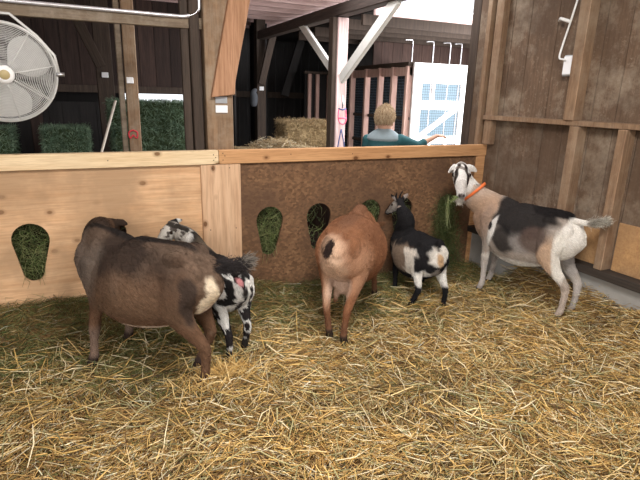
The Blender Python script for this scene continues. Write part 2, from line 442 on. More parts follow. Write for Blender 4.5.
# ---------------------------------------------------------------- right wall
wr = empty('wall_right', (0, 0, 0)); tag(wr, kind='structure')
bm = bmesh.new(); y = -1.6; k = 0
edges = []
while y < 3.95:
    wd = rnd.choice([.19, .235, .26, .28]); edges.append((y, min(y+wd, 3.97))); y += wd
for (a, b) in edges:
    t = rnd.uniform(.72, 1.15)
    add_box(bm, RX, RX+.022, a+.0025, b-.0025, .40, 3.2, .002, tint=t)
obj('siding', bm, M['siding'], wr)
bx('backing', (RX+.03, RX+.035, -1.6, 3.97, .3, 3.2), M['black_wood'], wr)
def stud(y0, y1, z0, z1, dep=.09, t=1.0):
    bm = bmesh.new(); add_box(bm, RX-dep, RX-.001, y0, y1, z0, z1, .004, tint=t); return obj('stud', bm, M['stud'], wr)
stud(3.60, 3.69, 1.21, 3.2, .07, .8)
stud(2.72, 2.81, 1.47, 3.2, .10, 1.25)
stud(2.66, 2.74, .42, 1.43, .10, 1.0)
stud(2.28, 2.345, .42, 1.43, .10, 1.3)
stud(1.35, 1.44, .42, 3.2, .10, 1.0); stud(.0, .09, .42, 3.2, .10, 1.0)
bm = bmesh.new(); add_box(bm, RX-.085, RX-.001, -1.6, 3.70, 1.432, 1.472, .003, tint=.75); obj('girt', bm, M['stud'], wr)
bx('plywood_panel', (RX-.014, RX-.001, 2.36, 3.1, .42, .72), M['ply_orange'], wr)
bx('plywood_panel', (RX-.014, RX-.001, 1.0, 2.265, .42, .78), M['ply_orange'], wr)
bx('sill_timber', (RX-.11, RX+.03, -1.6, WY, .36, .42), M['sill'], wr)
bx('foundation', (RX-.06, RX+.2, -1.6, WY, -.1, .36), M['concrete'], wr, .01)
bx('corner_post', (RX+.0, RX+.15, 3.97, 4.08, -.05, 3.2), M['post_dark'], wr)
tag(bx('door_edge_board', (RX-.05, RX+.05, WY+.05, WY+.10, 1.0, 3.2), M['stud'], wr), 'paler rounded edge board')
# electrics
eb = empty('outlet_box', (RX-.022, 2.865, 1.87)); tag(eb, 'clear grey plastic electrical box hanging on the stud of the right wall', 'outlet box')
bx('box_body', (-.045, .02, -.045, .045, -.075, .075), M['box'], eb, .006)
bx('cover_plate', (-.053, -.046, -.038, .038, -.066, .066), M['label'], eb, .003)
def cable(name, pts, r, label, cat):
    bm = bmesh.new(); P = catmull(pts, 6); add_tube(bm, P, r, 8); tag(obj(name, bm, M['cable'], smooth=True), label, cat)
def catmull(pts, sub=5):
    P = [np.array(p, float) for p in pts]; P = [2*P[0]-P[1]]+P+[2*P[-1]-P[-2]]; out = []
    for i in range(1, len(P)-2):
        for k in range(sub):
            t = k/sub; a, b, c, d = P[i-1:i+3]
            out.append(.5*((2*b)+(-a+c)*t+(2*a-5*b+4*c-d)*t*t+(-a+3*b-3*c+d)*t**3))
    out.append(P[-2]); return [Vector(o) for o in out] if len(P[0]) == 3 else out
cable('power_cable', [(RX-.05, 2.86, 2.6), (RX-.05, 2.87, 2.4), (RX-.06, 2.89, 2.25), (RX-.05, 2.93, 2.12), (RX-.055, 2.955, 2.0), (RX-.075, 2.945, 1.93), (RX-.085, 2.90, 1.915), (RX-.085, 2.875, 1.91)], .0075, 'thick white cable looping down into the grey box', 'cable')
cable('thin_cable', [(RX-.03, 2.83, 2.6), (RX-.03, 2.832, 2.3), (RX-.03, 2.845, 2.15), (RX-.03, 2.85, 1.95)], .004, 'thin pale cable running down the stud above the grey box', 'cable')
bm = bmesh.new(); add_tube(bm, [(RX-.06, 2.91, 2.185), (RX-.075, 2.95, 2.20), (RX-.065, 2.995, 2.215), (RX-.05, 3.02, 2.20)], [.012, .013, .012, .008], 8)
tag(obj('cable_hook', bm, M['cable'], smooth=True), 'short white plastic hook beside the white cable on the right wall', 'hook')

# ---------------------------------------------------------------- pen roof, left side and added light baffle (out of the frame)
bx('ceiling', (-4.2, RX+.2, -2.2, 3.9, 3.2, 3.26), M['pinkish'], None)['kind'] = 'structure'
for i_, b_ in enumerate([(-4.2, RX+.2, -2.25, -2.2, 2.4, 3.2), (1.6, RX+.2, -2.25, -2.2, -.1, 2.4)]): bx('light_baffle', b_, M['dark_wood'], None)['kind'] = 'structure'  # unseen boards added to cut the sky fill from behind the camera
bx('wall_left', (-4.2, -4.1, 1.0, 9.2, -.1, 3.3), M['dark_wood'], None)['kind'] = 'structure'

# ---------------------------------------------------------------- timbers by the feeding wall
t = empty('barn_post', (.935, 3.90, -.08)); tag(t, 'square brown timber post behind the middle of the feeding wall', 'post')
timber('shaft', (0, 0, 0), (.0, 0, 3.3), .20, .13, M['post_brown'], t)
bx('cap_sheet', (-.035, .055, -.071, -.066, 1.615, 1.665), M['metal'], t)
tg = bx('tag_plate', (-.035, .055, -.078, -.067, 1.545, 1.60), M['label'], t); tg['label'] = 'white plastic tag'
t = empty('side_post', (.79, 3.93, -.08)); tag(t, 'narrow dark post just left of the square brown post', 'post')
timber('shaft', (0, 0, 0), (-.02, 0, 3.3), .07, .12, M['post_dark'], t)
bm = bmesh.new(); add_box(bm, -.105, -.05, -.02, .02, 1.1, 3.2, .003); obj('side_board', bm, M['post_dark'], t)
t = empty('knee_brace', (.972, 3.815, 1.47)); tag(t, 'reddish brown diagonal brace rising right from the brown post', 'brace')
bm = bmesh.new()
pf = [bm.verts.new((x-.972, -.028, z-1.47)) for x, z in ((.865, 1.575), (1.04, 1.60), (1.045, 1.69), (1.32, 2.95), (1.16, 2.95))]
f = bm.faces.new(pf); e = bmesh.ops.extrude_face_region(bm, geom=[f]); bmesh.ops.translate(bm, verts=[v for v in e['geom'] if isinstance(v, bmesh.types.BMVert)], vec=(0, .046, 0))
bmesh.ops.bevel(bm, geom=bm.edges[:], offset=.005, segments=1, affect='EDGES'); obj('shaft', bm, M['brace_orange'], t)
t = empty('cross_beam', (-1.5, 3.92, 2.02)); tag(t, 'dusty grey-brown horizontal beam above the fan', 'beam')
bm = bmesh.new(); add_box(bm, 0, 2.34, -.025, .025, .025, .10, .004, tint=1); obj('plank', bm, M['beam_grey'], t)
bm = bmesh.new(); add_tube(bm, catmull([(0, -.035, .112), (1.2, -.038, .105), (2.05, -.038, .10), (2.23, -.038, .105), (2.305, -.038, .145), (2.318, -.038, .22), (2.318, -.038, .6)], 6), .0125, 10)
tag(obj('conduit', bm, M['conduit'], t, True), 'silver conduit bending up')

# ---------------------------------------------------------------- fan
def build_fan():
    t = empty('drum_fan', (-.415, 3.70, 1.695)); tag(t, 'large round silver cage fan hanging above the left wall', 'fan')
    ax = Vector((.13, -1, -.12)).normalized(); q = ax.to_track_quat('Z', 'Y').to_matrix().to_4x4()
    Rr = .285
    def circ(r, z, n=40): return [(r*math.cos(2*math.pi*i/n), r*math.sin(2*math.pi*i/n), z) for i in range(n)]
    def prof(r, s): return s*(.095*(1-(r/Rr)**2)**.6+.03)
    for s, nm in ((1, 'front_cage'), (-1, 'rear_cage')):
        bm = bmesh.new()
        for i in range(24):
            r = .062+(Rr-.062)*i/24; add_tube(bm, circ(r, prof(r, s)), .0016, 5, True)
        for k in range(8):
            a = 2*math.pi*k/8+.2
            add_tube(bm, [((.05+(Rr-.05)*j/8)*math.cos(a), (.05+(Rr-.05)*j/8)*math.sin(a), prof(.05+(Rr-.05)*j/8, s)) for j in range(9)], .003, 6)
        o = obj(nm, bm, M['steel_white'], t, True); o.matrix_local = q
    bm = bmesh.new()
    for z in (-.03, .03, 0): add_tube(bm, circ(Rr, z, 64), .007 if z else .010, 8, True)
    o = obj('rim', bm, M['steel_white'], t, True); o.matrix_local = q
    bm = bmesh.new(); add_tube(bm, [(0, 0, .10), (0, 0, .125), (0, 0, .131)], [.055, .052, .03], 28)
    o = obj('centre_badge', bm, M['white'], t, True); o.matrix_local = q
    bm = bmesh.new(); add_tube(bm, [(0, 0, .131), (0, 0, .134)], [.028, .026], 20)
    o2 = obj('badge_emblem', bm, plain('gold_badge', (.45, .36, .18), .5), o, True)
    bm = bmesh.new(); add_tube(bm, [(0, 0, -.12), (0, 0, -.11), (0, 0, -.02), (0, 0, .03)], [.05, .065, .06, .045], 20)
    o = obj('motor', bm, M['metal'], t, True); o.matrix_local = q
    for k in range(3):
        bm = bmesh.new(); rows = []
        for i in range(9):
            r = .045+(.262-.045)*i/8; wdt = .5+.95*math.sin(math.pi*(.15+.75*i/8)); tw = .55-.25*i/8; row = []
            for j in range(7):
                a = (j/6-.5)*wdt
                row.append(bm.verts.new((r*math.cos(a), r*math.sin(a), .055*(-math.sin(a)*tw*r/.15)+.012*math.cos(a*2))))
            rows.append(row)
        for i in range(8):
            for j in range(6): bm.faces.new((rows[i][j], rows[i+1][j], rows[i+1][j+1], rows[i][j+1]))
        bmesh.ops.solidify(bm, geom=bm.faces[:], thickness=.003)
        o = obj('blade', bm, M['fan_blade'], t, True); o.matrix_local = q @ Matrix.Rotation(2*math.pi*k/3+.6, 4, 'Z')
    bm = bmesh.new()
    add_tube(bm, [(-.31, -.0, -.02), (-.305, 0, .10), (-.20, .0, .30), (-.07, .0, .335), (.07, .0, .335), (.20, .0, .22), (.285, 0, .11), (.30, .0, .0)], .0085, 8)
    obj('hanging_bracket', bm, M['steel_white'], t, True)
    for sg in (-1, 1):
        bm = bmesh.new(); add_tube(bm, [(sg*.28, 0, .0), (sg*.33, 0, 0)], .012, 8); obj('pivot_bolt', bm, M['metal'], t, True)
    bm = bmesh.new(); add_tube(bm, [(0, .0, .34), (0, .1, .42)], .010, 8); obj('hanger_rod', bm, M['metal'], t, True)
build_fan()

# ---------------------------------------------------------------- shed behind the feeding wall
def board_wall(name, x0, x1, y, z0, z1, mat, axis='x', th=.03, wd=(.16, .24), tr=(.6, 1.3)):
    bm = bmesh.new(); a = x0
    while a < x1:
        b = min(a+rnd.uniform(*wd), x1)
        if axis == 'x': add_box(bm, a+.003, b-.003, y, y+th, z0, z1, 0, tint=rnd.uniform(*tr))
        else: add_box(bm, y, y+th, a+.003, b-.003, z0, z1, 0, tint=rnd.uniform(*tr))
        a = b
    return obj(name, bm, mat)
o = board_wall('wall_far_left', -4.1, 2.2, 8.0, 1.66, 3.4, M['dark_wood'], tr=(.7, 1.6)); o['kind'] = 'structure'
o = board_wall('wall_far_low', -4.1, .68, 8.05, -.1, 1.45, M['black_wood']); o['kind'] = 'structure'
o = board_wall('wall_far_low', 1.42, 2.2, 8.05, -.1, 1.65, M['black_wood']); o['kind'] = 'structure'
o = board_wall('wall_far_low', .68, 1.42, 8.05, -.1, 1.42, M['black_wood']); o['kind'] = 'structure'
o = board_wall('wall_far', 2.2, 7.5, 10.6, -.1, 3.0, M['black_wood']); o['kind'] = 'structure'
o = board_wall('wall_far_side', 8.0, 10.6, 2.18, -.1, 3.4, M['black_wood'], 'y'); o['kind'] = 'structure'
bx('trim_1', (-4.1, 2.2, 7.94, 7.99, 1.58, 1.68), M['post_dark'], None)['kind'] = 'structure'
# low dark backdrop where a bright slit shows daylight
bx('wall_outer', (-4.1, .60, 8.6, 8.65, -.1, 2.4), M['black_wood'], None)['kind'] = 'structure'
# roof of the back bay: sheathing with joists running along x
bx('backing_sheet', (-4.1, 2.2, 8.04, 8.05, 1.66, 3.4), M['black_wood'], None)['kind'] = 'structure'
rf = empty('ceiling_back', (0, 0, 0)); tag(rf, kind='structure')
bx('sheathing', (-4.2, 1.6, 3.9, 10.7, 2.98, 3.02), M['pinkish'], rf)
bx('sheathing', (1.6, 2.75, 4.9, 10.7, 2.98, 3.02), M['pinkish'], rf)  # starts further back, leaving a gap made for the added brace fill
bx('sheathing', (2.75, 3.55, 5.9, 10.7, 2.98, 3.02), M['pinkish'], rf)
bm = bmesh.new()
yy = 5.0
while yy < 10.4:
    add_box(bm, -4.1, 3.55 if yy > 6 else 2.7, yy, yy+.05, 2.84, 2.98, 0, tint=1); yy += .42
jo = obj('joist', bm, M['pinkish'], rf); jo['kind'] = 'stuff'
t = empty('barn_post', (.36, 4.8, -.08)); tag(t, 'two-board weathered post with a small white tag above a red cord', 'post')
timber('shaft', (.025, 0, 0), (.055, 0, 3.05), .10, .09, M['post_brown'], t)
timber('side_board', (-.055, .02, 0), (-.03, .02, 3.05), .045, .07, M['beam_grey'], t)
tg = bx('tag_plate', (.0, .055, -.066, -.052, 1.75, 1.80), M['label'], t); tg['label'] = 'white plastic tag'
bm = bmesh.new()
for s in (-1, 1):
    add_tube(bm, catmull([(.02, -.055, 1.36), (.02+s*.035, -.06, 1.34), (.02+s*.028, -.06, 1.29), (.02, -.055, 1.32)], 4), .006, 6)
tag(obj('red_cord', bm, M['red'], t, True), 'red cord')
def dpost(x, y, wd, label, z1=3.05, lean=0, mat='post_dark', tagz=None):
    t = empty('barn_post', (x, y, -.08)); tag(t, label, 'post')
    timber('shaft', (0, 0, 0), (lean, 0, z1), wd, wd, M[mat], t)
    if tagz:
        tg = bx('tag_plate', (-.04, .04, -wd/2-.014, -wd/2, tagz-.02, tagz+.045), M['label'], t); tg['label'] = 'white plastic tag'
    return t
dpost(.30, 7.4, .20, 'dark post with white tag, left of the two-board post', tagz=1.87)
dpost(-.55, 7.5, .14, 'dark post behind the fan', mat='dark_wood')
dpost(2.90, 8.9, .16, 'distant dark post with a white tag near the grey sack', tagz=1.78)
dpost(1.55, 6.6, .16, 'dark post at the right end of the green hay stack')
dpost(3.1, 9.6, .26, 'wide dark post left of the straw bales', mat='black_wood')
def dbrace(p0, p1, wd, label, mat):
    t = empty('knee_brace', p0); tag(t, label, 'brace')
    timber('shaft', (0, 0, 0), tuple(Vector(p1)-Vector(p0)), wd, .06, M[mat], t)
dbrace((.26, 7.3, 1.9), (-.15, 7.3, 2.9), .12, 'dark diagonal brace at the back left wall', 'post_dark')
dbrace((2.86, 8.7, 1.78), (3.10, 8.7, 2.70), .12, 'dark diagonal brace rising from the far tagged post', 'post_dark')
dbrace((3.7, 9.8, 1.6), (4.1, 9.8, 2.8), .16, 'dark leaning brace behind the straw bales', 'black_wood')
bx('trim_2', (2.2, 5.0, 10.5, 10.58, 1.55, 1.67), M['post_dark'], None)['kind'] = 'structure'
# grey sack hanging
bm = bmesh.new(); add_tube(bm, catmull([(0.06, 0.01, .23), (0, 0, .18), (.01, 0, .08), (0, 0, -.03), (.0, 0, -.07)], 4), [.01]+[.03+.035*math.sin(i/15*3.1) for i in range(15)]+[.02], 12)
o = obj('hanging_sack', bm, plain('grey_sackcloth', (.10, .11, .125), .9), None, True); o.location = (2.75, 8.80, 1.47); tag(o, 'small grey sack hanging by the far dark post', 'sack')
# pale handle leaning
bm = bmesh.new(); add_tube(bm, [(0, 0, 0), (.52, .0, 1.52)], [.014, .012], 10); add_tube(bm, [(-.03, 0, -.08), (0, 0, 0)], [.03, .02], 10)
o = obj('tool_handle', bm, M['pale_stick'], None, True); o.location = (-.23, 5.3, .0); tag(o, 'pale wooden tool handle leaning before the green bales', 'tool')

# bales
def bale(name, loc, size, rz, pal, core, label, group, n=2600, rough=.02):
    sx, sy, sz = size
    bm = bmesh.new(); add_box(bm, -sx/2+.01, sx/2-.01, -sy/2+.01, sy/2-.01, 0, sz-.01)
    bmesh.ops.subdivide_edges(bm, edges=bm.edges[:], cuts=7, use_grid_fill=True)
    for v in bm.verts:
        v.co += Vector((rnd.gauss(0, 1), rnd.gauss(0, 1), rnd.gauss(0, .6)))*rough*.5
        c = Vector((0, 0, sz/2)); dd = v.co-c
        f = max(abs(dd.x)/(sx/2), 0)**6*.03+max(abs(dd.z)/(sz/2), 0)**6*.03; v.co = c+dd*(1-f)
    t = empty(name, loc, rz); tag(t, label, 'bale', group)
    obj('bale_core', bm, core, t)
    u = rng.uniform(-.5, .5, (n, 3)); f = rng.integers(0, 5, n)
    u[f == 0, 1] = -.5; u[f == 1, 2] = .5; u[f == 2, 0] = .5; u[f == 3, 0] = -.5; u[f == 4, 1] = -.5
    p = u*np.array(size)+np.array([0, 0, sz/2]); p += rng.normal(0, .006, p.shape)
    d = rand_dirs(n, .9)
    A = strand_arrays(p, d, rng.uniform(.04, .12, n), rng.uniform(.003, .006, n), rng.normal(0, .3, n), pick_cols(n, pal, .25))
    st = link('bale_stalks', np_mesh('bale_stalks', *A), M['strand'], t); st['kind'] = 'stuff'
    for xx in (-sx*.22, sx*.22):
        bm = bmesh.new(); e = .006
        add_tube(bm, [(xx, -sy/2-e, 0), (xx, -sy/2-e, sz+e), (xx, sy/2+e, sz+e), (xx, sy/2+e, 0)], .004, 5, True); obj('twine', bm, core, t)
    return t
hb = [(-.18, 6.5, -.08, 1), (-.15, 6.5, .36, 1), (-.20, 6.5, .80, .56), (.84, 6.5, -.08, 1), (.86, 6.5, .36, 1), (.72, 6.5, .80, .62), (.70, 6.52, 1.17, .6), (-1.2, 6.5, -.08, 1), (-1.25, 6.5, .36, 1), (-1.12, 6.5, .80, 1)]
labs = ['green hay bale at the bottom of the left stack, hidden by the wall', 'green hay bale second in the left stack, hidden by the wall', 'single green hay bale showing above the wall right of the fan', 'green hay bale at the bottom of the taller stack', 'green hay bale second from the bottom of the taller stack', 'green hay bale just above the wall, lower of the two showing in the taller stack', 'green hay bale topmost of the taller stack below the bright slit', 'green hay bale at the bottom below the fan', 'green hay bale in the middle below the fan', 'green hay bale at the left edge below the fan']
for (x, y, z, sw), lb in zip(hb, labs):
    wdt = {1: .9, .56: .46, .62: .86, .6: .84}[sw]
    if x == -1.12: wdt = .8
    bale('hay_bale', (x, y, z), (wdt, .5, .40 if z < 1 else .33), rnd.uniform(-.03, .03), BALEG, M['hay_core'], lb, 'green hay bales', 2200 if z > .7 else 500)
SB = [(.34, .24, .12), (.26, .175, .085), (.20, .13, .065), (.42, .32, .18)]
bale('straw_bale', (2.95, 7.25, .44), (.95, .45, .42), 0, SB, M['straw_core'], 'straw bale under the topmost one, behind the brown post', 'straw bales', 1500)
bale('straw_bale', (3.05, 7.25, .86), (.72, .45, .38), 0, SB, M['straw_core'], 'golden straw bale topmost, showing above the wall left of the whitewashed post', 'straw bales', 2600)
bale('straw_bale', (2.95, 7.25, .02), (.95, .45, .42), 0, SB, M['straw_core'], 'straw bale on the ground at the bottom of its stack', 'straw bales', 300)
n = 1800; x = rng.uniform(1.75, 2.95, n); y = 6.4+rng.uniform(-.3, .4, n); z = .93+.07*np.sin(x*6)+rng.normal(0, .02, n)
A = strand_arrays(np.stack([x, y, z], 1), rand_dirs(n, .4), rng.uniform(.06, .2, n), rng.uniform(.003, .006, n), rng.normal(0, .2, n), pick_cols(n, SB+[(.7, .62, .45)], .25))
bm = bmesh.new(); add_box(bm, 1.75, 2.95, 6.1, 6.8, -.08, .92, .05)
tag(obj('straw_heap', bm, M['straw_core']), 'low heap of loose straw before the straw bale', 'straw', kind='stuff')
tag(link('straw_litter', np_mesh('straw_litter', *A), M['strand']), 'loose pale straw scattered on top of the low heap', 'straw', kind='stuff')

# ---------------------------------------------------------------- beam, whitewashed post and braces
t = empty('long_beam', (2.78, 3.95, 2.48)); tag(t, 'dark beam running back over the whitewashed post', 'beam')
bm = bmesh.new(); add_box(bm, -.07, .07, 0, 4.5, 0, .13, .01, tint=1); obj('shaft', bm, wood('dark_beam_wood', (.10, .075, .065), (.05, .04, .035), 'y', .7), t)
t = empty('barn_post', (2.79, 5.55, -.08)); tag(t, 'pinkish whitewashed post carrying the dark beam', 'post')
timber('shaft', (0, 0, 0), (0, 0, 2.55), .13, .13, M['post_pink'], t)
bm = bmesh.new(); add_box(bm, -.125, -.07, -.05, .06, 0, 2.55, .004); obj('side_board', bm, M['post_dark'], t)
t = empty('knee_brace', (2.77, 5.46, 1.80)); tag(t, 'white diagonal brace rising right from the whitewashed post', 'brace')
timber('shaft', (0, 0, 0), (0, -1.12, .70), .05, .12, M['brace_white'], t)
t = empty('knee_brace', (2.74, 5.66, 1.92)); tag(t, 'pale grey diagonal brace rising left from the whitewashed post', 'brace')
timber('shaft', (0, 0, 0), (0, 1.0, .62), .05, .10, M['brace_white'], t)
# things hung on the post
t = empty('halter', (2.79, 5.45, 1.38)); tag(t, 'pink halter with metal ring hanging on the whitewashed post', 'halter')
bm = bmesh.new(); add_tube(bm, catmull([(-.045, 0, .08), (-.055, -.01, .0), (-.035, -.01, -.07), (.02, -.01, -.09), (.05, -.01, -.04), (.045, 0, .08)], 5), .007, 6); add_tube(bm, [(-.055, -.01, -.02), (.055, -.01, -.02)], .009, 6); obj('strap', bm, M['pinkcord'], t, True)
bm = bmesh.new(); add_tube(bm, [(-.05, 0, .09), (0, -.01, .075), (.05, 0, .09)], .009, 6); obj('nose_band', bm, M['bluecord'], t, True)
bm = bmesh.new(); add_tube(bm, [(-.005, 0, .24), (0, -.01, .16), (.0, -.005, .10)], .010, 8); tag(obj('clip', bm, M['metal'], t, True), 'metal clip')
t = empty('lead_rope', (2.79, 5.46, 1.18)); tag(t, 'dark blue rope loop hanging below the pink halter', 'rope')
bm = bmesh.new(); add_tube(bm, catmull([(0, 0, .05), (-.03, -.01, -.08), (-.05, -.01, -.22), (-.04, -.01, -.30), (.04, -.01, -.30), (.05, -.01, -.22), (.03, -.01, -.08), (0, 0, .05)], 4), .007, 6); obj('loop', bm, M['bluecord'], t, True)

# ---------------------------------------------------------------- open stall with door, right background
st = empty('stall_partition', (4.70, 6.9, -.08)); tag(st, 'stall wall of pinkish studs and dark mesh behind the child', 'partition')
for i, yy in enumerate([.0, .42, .84, 1.30, 1.85, 2.4]):
    bm = bmesh.new(); add_box(bm, -.07, .03, yy-.03, yy+.03, 0, 2.17, .003); obj('stud', bm, M['stud_pink'], st)
bm = bmesh.new(); add_box(bm, -.07, .03, -.05, 2.5, 2.17, 2.23, .003); obj('top_plate', bm, M['post_dark'], st)
bm = bmesh.new(); add_box(bm, -.03, .025, -.03, 2.45, 2.03, 2.16, .002); obj('header_board', bm, M['stud_pink'], st)
for zz in (.9, 1.35):
    bm = bmesh.new(); add_box(bm, -.0, .03, -.03, 2.45, zz, zz+.05, .002); obj('rail', bm, M['post_dark'], st)
bm = bmesh.new()
for i in range(60): add_tube(bm, [(.04, i*.042, 0), (.04, i*.042, 2.03)], .0018, 4)
for i in range(44): add_tube(bm, [(.04, 0, i*.046), (.04, 2.45, i*.046)], .0018, 4)
obj('wire_mesh', bm, M['netting'], st)
bx('wall_stall', (5.3, 5.35, 7.6, 10.5, -.1, 2.2), M['black_wood'], None)['kind'] = 'structure'
dr = empty('mesh_door', (4.70, 6.78, .02)); tag(dr, 'white framed door with wire mesh windows and a diagonal brace', 'door')
bm = bmesh.new(); W, Hh = 1.02, 2.12
for b in [(0, .16, 0, Hh), (W-.09, W, 0, Hh), (.16, W-.09, Hh-.30, Hh), (.16, W-.09, 1.42, 1.56), (.16, W-.09, .88, 1.0), (.16, W-.09, 0, .5), (.36, .41, 1.56, Hh-.30), (.36, .41, .5, .88), (.68, .72, .5, .88)]:
    add_box(bm, b[0], b[1], 0, .04, b[2], b[3], .002)
obj('frame', bm, M['white'], dr)
bm = bmesh.new(); v = Vector((W-.20, 0, .50)); a = math.atan2(.46, W-.30)
add_box(bm, 0, math.hypot(.46, W-.30), -.005, .03, -.04, .04, 0, mat=Matrix.Translation((.18, 0, 1.0)) @ Matrix.Rotation(-a, 4, 'Y'))
obj('diagonal_brace', bm, M['white'], dr)
bm = bmesh.new()
for i in range(20): add_tube(bm, [(.16+i*.041, .02, .5), (.16+i*.041, .02, 1.83)], .002, 4)
for i in range(33): add_tube(bm, [(.16, .02, .5+i*.041), (W-.09, .02, .5+i*.041)], .002, 4)
obj('wire_mesh', bm, M['netting'], dr)
# shed roof over the stall with header
hd = empty('shed_header', (3.5, 6.0, 2.62)); tag(hd, 'pale pinkish header beam under the bright sky at upper right', 'beam')
bm = bmesh.new(); add_box(bm, 0, 4.5, 0, .05, .0, .12, .004, tint=1); obj('fascia', bm, M['pinkish'], hd)
bm = bmesh.new(); add_box(bm, 0, 4.5, -.02, .06, .12, .15, .002, tint=1); obj('roof_edge', bm, M['white'], hd)
cr = empty('ceiling_shed', (0, 0, 0)); tag(cr, kind='structure')
bx('roof_deck', (3.6, 8.0, 6.06, 10.7, 2.70, 2.74), M['black_wood'], cr)
bm = bmesh.new()
for yy in (6.5, 7.0, 7.5, 8.1, 8.8): add_box(bm, 3.6, 8.0, yy, yy+.05, 2.56, 2.70, 0, tint=1)
obj('rafters', bm, M['post_dark'], cr)['kind'] = 'stuff'
# reddish wall above door with pale pipes
o = board_wall('wall_shed', 4.9, 7.6, 8.4, 2.15, 2.72, M['dark_wood'], tr=(1.6, 2.4)); o['kind'] = 'structure'
for i, xx in enumerate([5.26, 5.70, 6.07, 6.32]):
    bm = bmesh.new(); add_tube(bm, catmull([(-.16, 0, .36), (-.04, 0, .37), (0, 0, .33), (0, 0, 0), (0, 0, -2.28)], 5), .011, 8)
    o = obj('bent_pipe', bm, M['conduit'], None, True); o.location = (xx, 7.7, 2.2)
    tag(o, ['thin pale bent pipe above the left corner of the white door', 'second thin pale pipe from the left above the white door', 'third thin pale pipe from the left above the white door', 'thin pale pipe nearest the right wall above the white door'][i], 'pipe', 'thin pipes above the door')
s2 = empty('stall_partition', (4.05, 9.4, -.08)); tag(s2, 'far stall wall of thin pinkish studs left of the whitewashed post', 'partition')
for dx in (0, .17, .42):
    bm = bmesh.new(); add_box(bm, dx, dx+.07, 0, .05, 0, 2.1, .002); obj('stud', bm, M['stud_pink'], s2)
bm = bmesh.new(); add_box(bm, -.05, 1.2, .06, .10, .0, 2.1, .002); obj('panel', bm, M['black_wood'], s2)
bm = bmesh.new(); add_box(bm, -.08, 1.2, -.01, .06, 2.1, 2.15, .002); obj('top_plate', bm, M['post_dark'], s2)
bx('bright_backdrop', (6.0, 16.0, 14.0, 14.3, -.1, 3.6), plain('backdrop_pale_blue', (.58, .76, .9), .8), None)['kind'] = 'structure'  # added pale sheet standing in for bright outdoors behind the door mesh
bx('backdrop_ground', (5.4, 16.0, 9.0, 14.0, -.08, -.04), M['concrete'], None)['kind'] = 'structure'  # pale ground added so the view through the mesh stays bright

# ---------------------------------------------------------------- bodies (one continuous surface each)
def sect(bm, pts, side=None, n=18, sub=4):
    """loft through pts = [(pos, a, b)], a = half width sideways, b = half height; rounded ends"""
    rows = catmull([(*p, a, b) for p, a, b in pts], sub)
    rows = [np.array(r) for r in rows]; P = [Vector(r[:3]) for r in rows]
    rings = []; N = len(P)
    for i in range(N):
        t = (P[min(i+1, N-1)]-P[max(i-1, 0)]).normalized()
        s = Vector(side) if side is not None else Vector((0, 1, 0))
        s = s-t*s.dot(t)
        if s.length < 1e-3: s = Vector((1, 0, 0))-t*t.x
        s.normalize(); u = s.cross(t); a, b = max(rows[i][3], .003), max(rows[i][4], .003)
        ends = []
        if i == 0: ends = [(-.45, .5), (-.3, .8)]
        for off, k in ends: rings.append([P[i]+t*off*min(a, b)*1.2+(s*math.cos(2*math.pi*j/n)*a+u*math.sin(2*math.pi*j/n)*b)*k for j in range(n)])
        rings.append([P[i]+s*math.cos(2*math.pi*j/n)*a+u*math.sin(2*math.pi*j/n)*b for j in range(n)])
        if i == N-1:
            for off, k in [(.3, .8), (.45, .5)]: rings.append([P[i]+t*off*min(a, b)*1.2+(s*math.cos(2*math.pi*j/n)*a+u*math.sin(2*math.pi*j/n)*b)*k for j in range(n)])
    R = [[bm.verts.new(v) for v in r] for r in rings]
    for i in range(len(R)-1):
        for j in range(n): bm.faces.new((R[i][j], R[i][(j+1) % n], R[i+1][(j+1) % n], R[i+1][j]))
    bm.faces.new(R[0][::-1]); bm.faces.new(R[-1])
def ball(bm, c, r, sc=(1, 1, 1)):
    g = bmesh.ops.create_uvsphere(bm, u_segments=14, v_segments=10, radius=1)
    for v in g['verts']: v.co = Vector(c)+Vector((v.co.x*r*sc[0], v.co.y*r*sc[1], v.co.z*r*sc[2]))
def fuse(bm, voxel, smooth_it, name):
    bmesh.ops.recalc_face_normals(bm, faces=bm.faces[:])
    me = bpy.data.meshes.new('tmp'); bm.to_mesh(me); bm.free()
    o = bpy.data.objects.new('tmp', me); COL.objects.link(o)
    r = o.modifiers.new('r', 'REMESH'); r.mode = 'VOXEL'; r.voxel_size = voxel; r.adaptivity = 0
    s = o.modifiers.new('s', 'SMOOTH'); s.iterations = smooth_it; s.factor = .5
    dg = bpy.context.evaluated_depsgraph_get(); dg.update()
    out = bpy.data.meshes.new_from_object(o.evaluated_get(dg)); bpy.data.objects.remove(o); out.name = name
    return out
_ph = rng.uniform(0, 6.28, (24, 3)); _dr = rng.normal(size=(24, 3)); _dr /= np.linalg.norm(_dr, axis=1)[:, None]
def wob(P, f, k=0):
    s = np.zeros(len(P)); a = 1
    for i in range(8):
        j = (i+k*5) % 24; s += a*np.sin((P@_dr[j])*f*(1+.45*i)+_ph[j, 0]); a *= .82
    return s/2.6
def E_(P, c, r, soft=.12, w=.12, f=22, k=0, rot=0.0):
    """soft mask of an ellipsoid with a wavy edge"""
    q = P-np.array(c)
    if rot: q = np.stack([q[:, 0]*math.cos(rot)+q[:, 2]*math.sin(rot), q[:, 1], -q[:, 0]*math.sin(rot)+q[:, 2]*math.cos(rot)], 1)
    d = np.linalg.norm(q/np.array(r), axis=1)+w*wob(P, f, k)
    return 1-sm(1-soft, 1+soft, d)
def put(C_, m, col):
    m = np.asarray(m)[:, None]; C_[:] = C_*(1-m)+np.array(col)*m

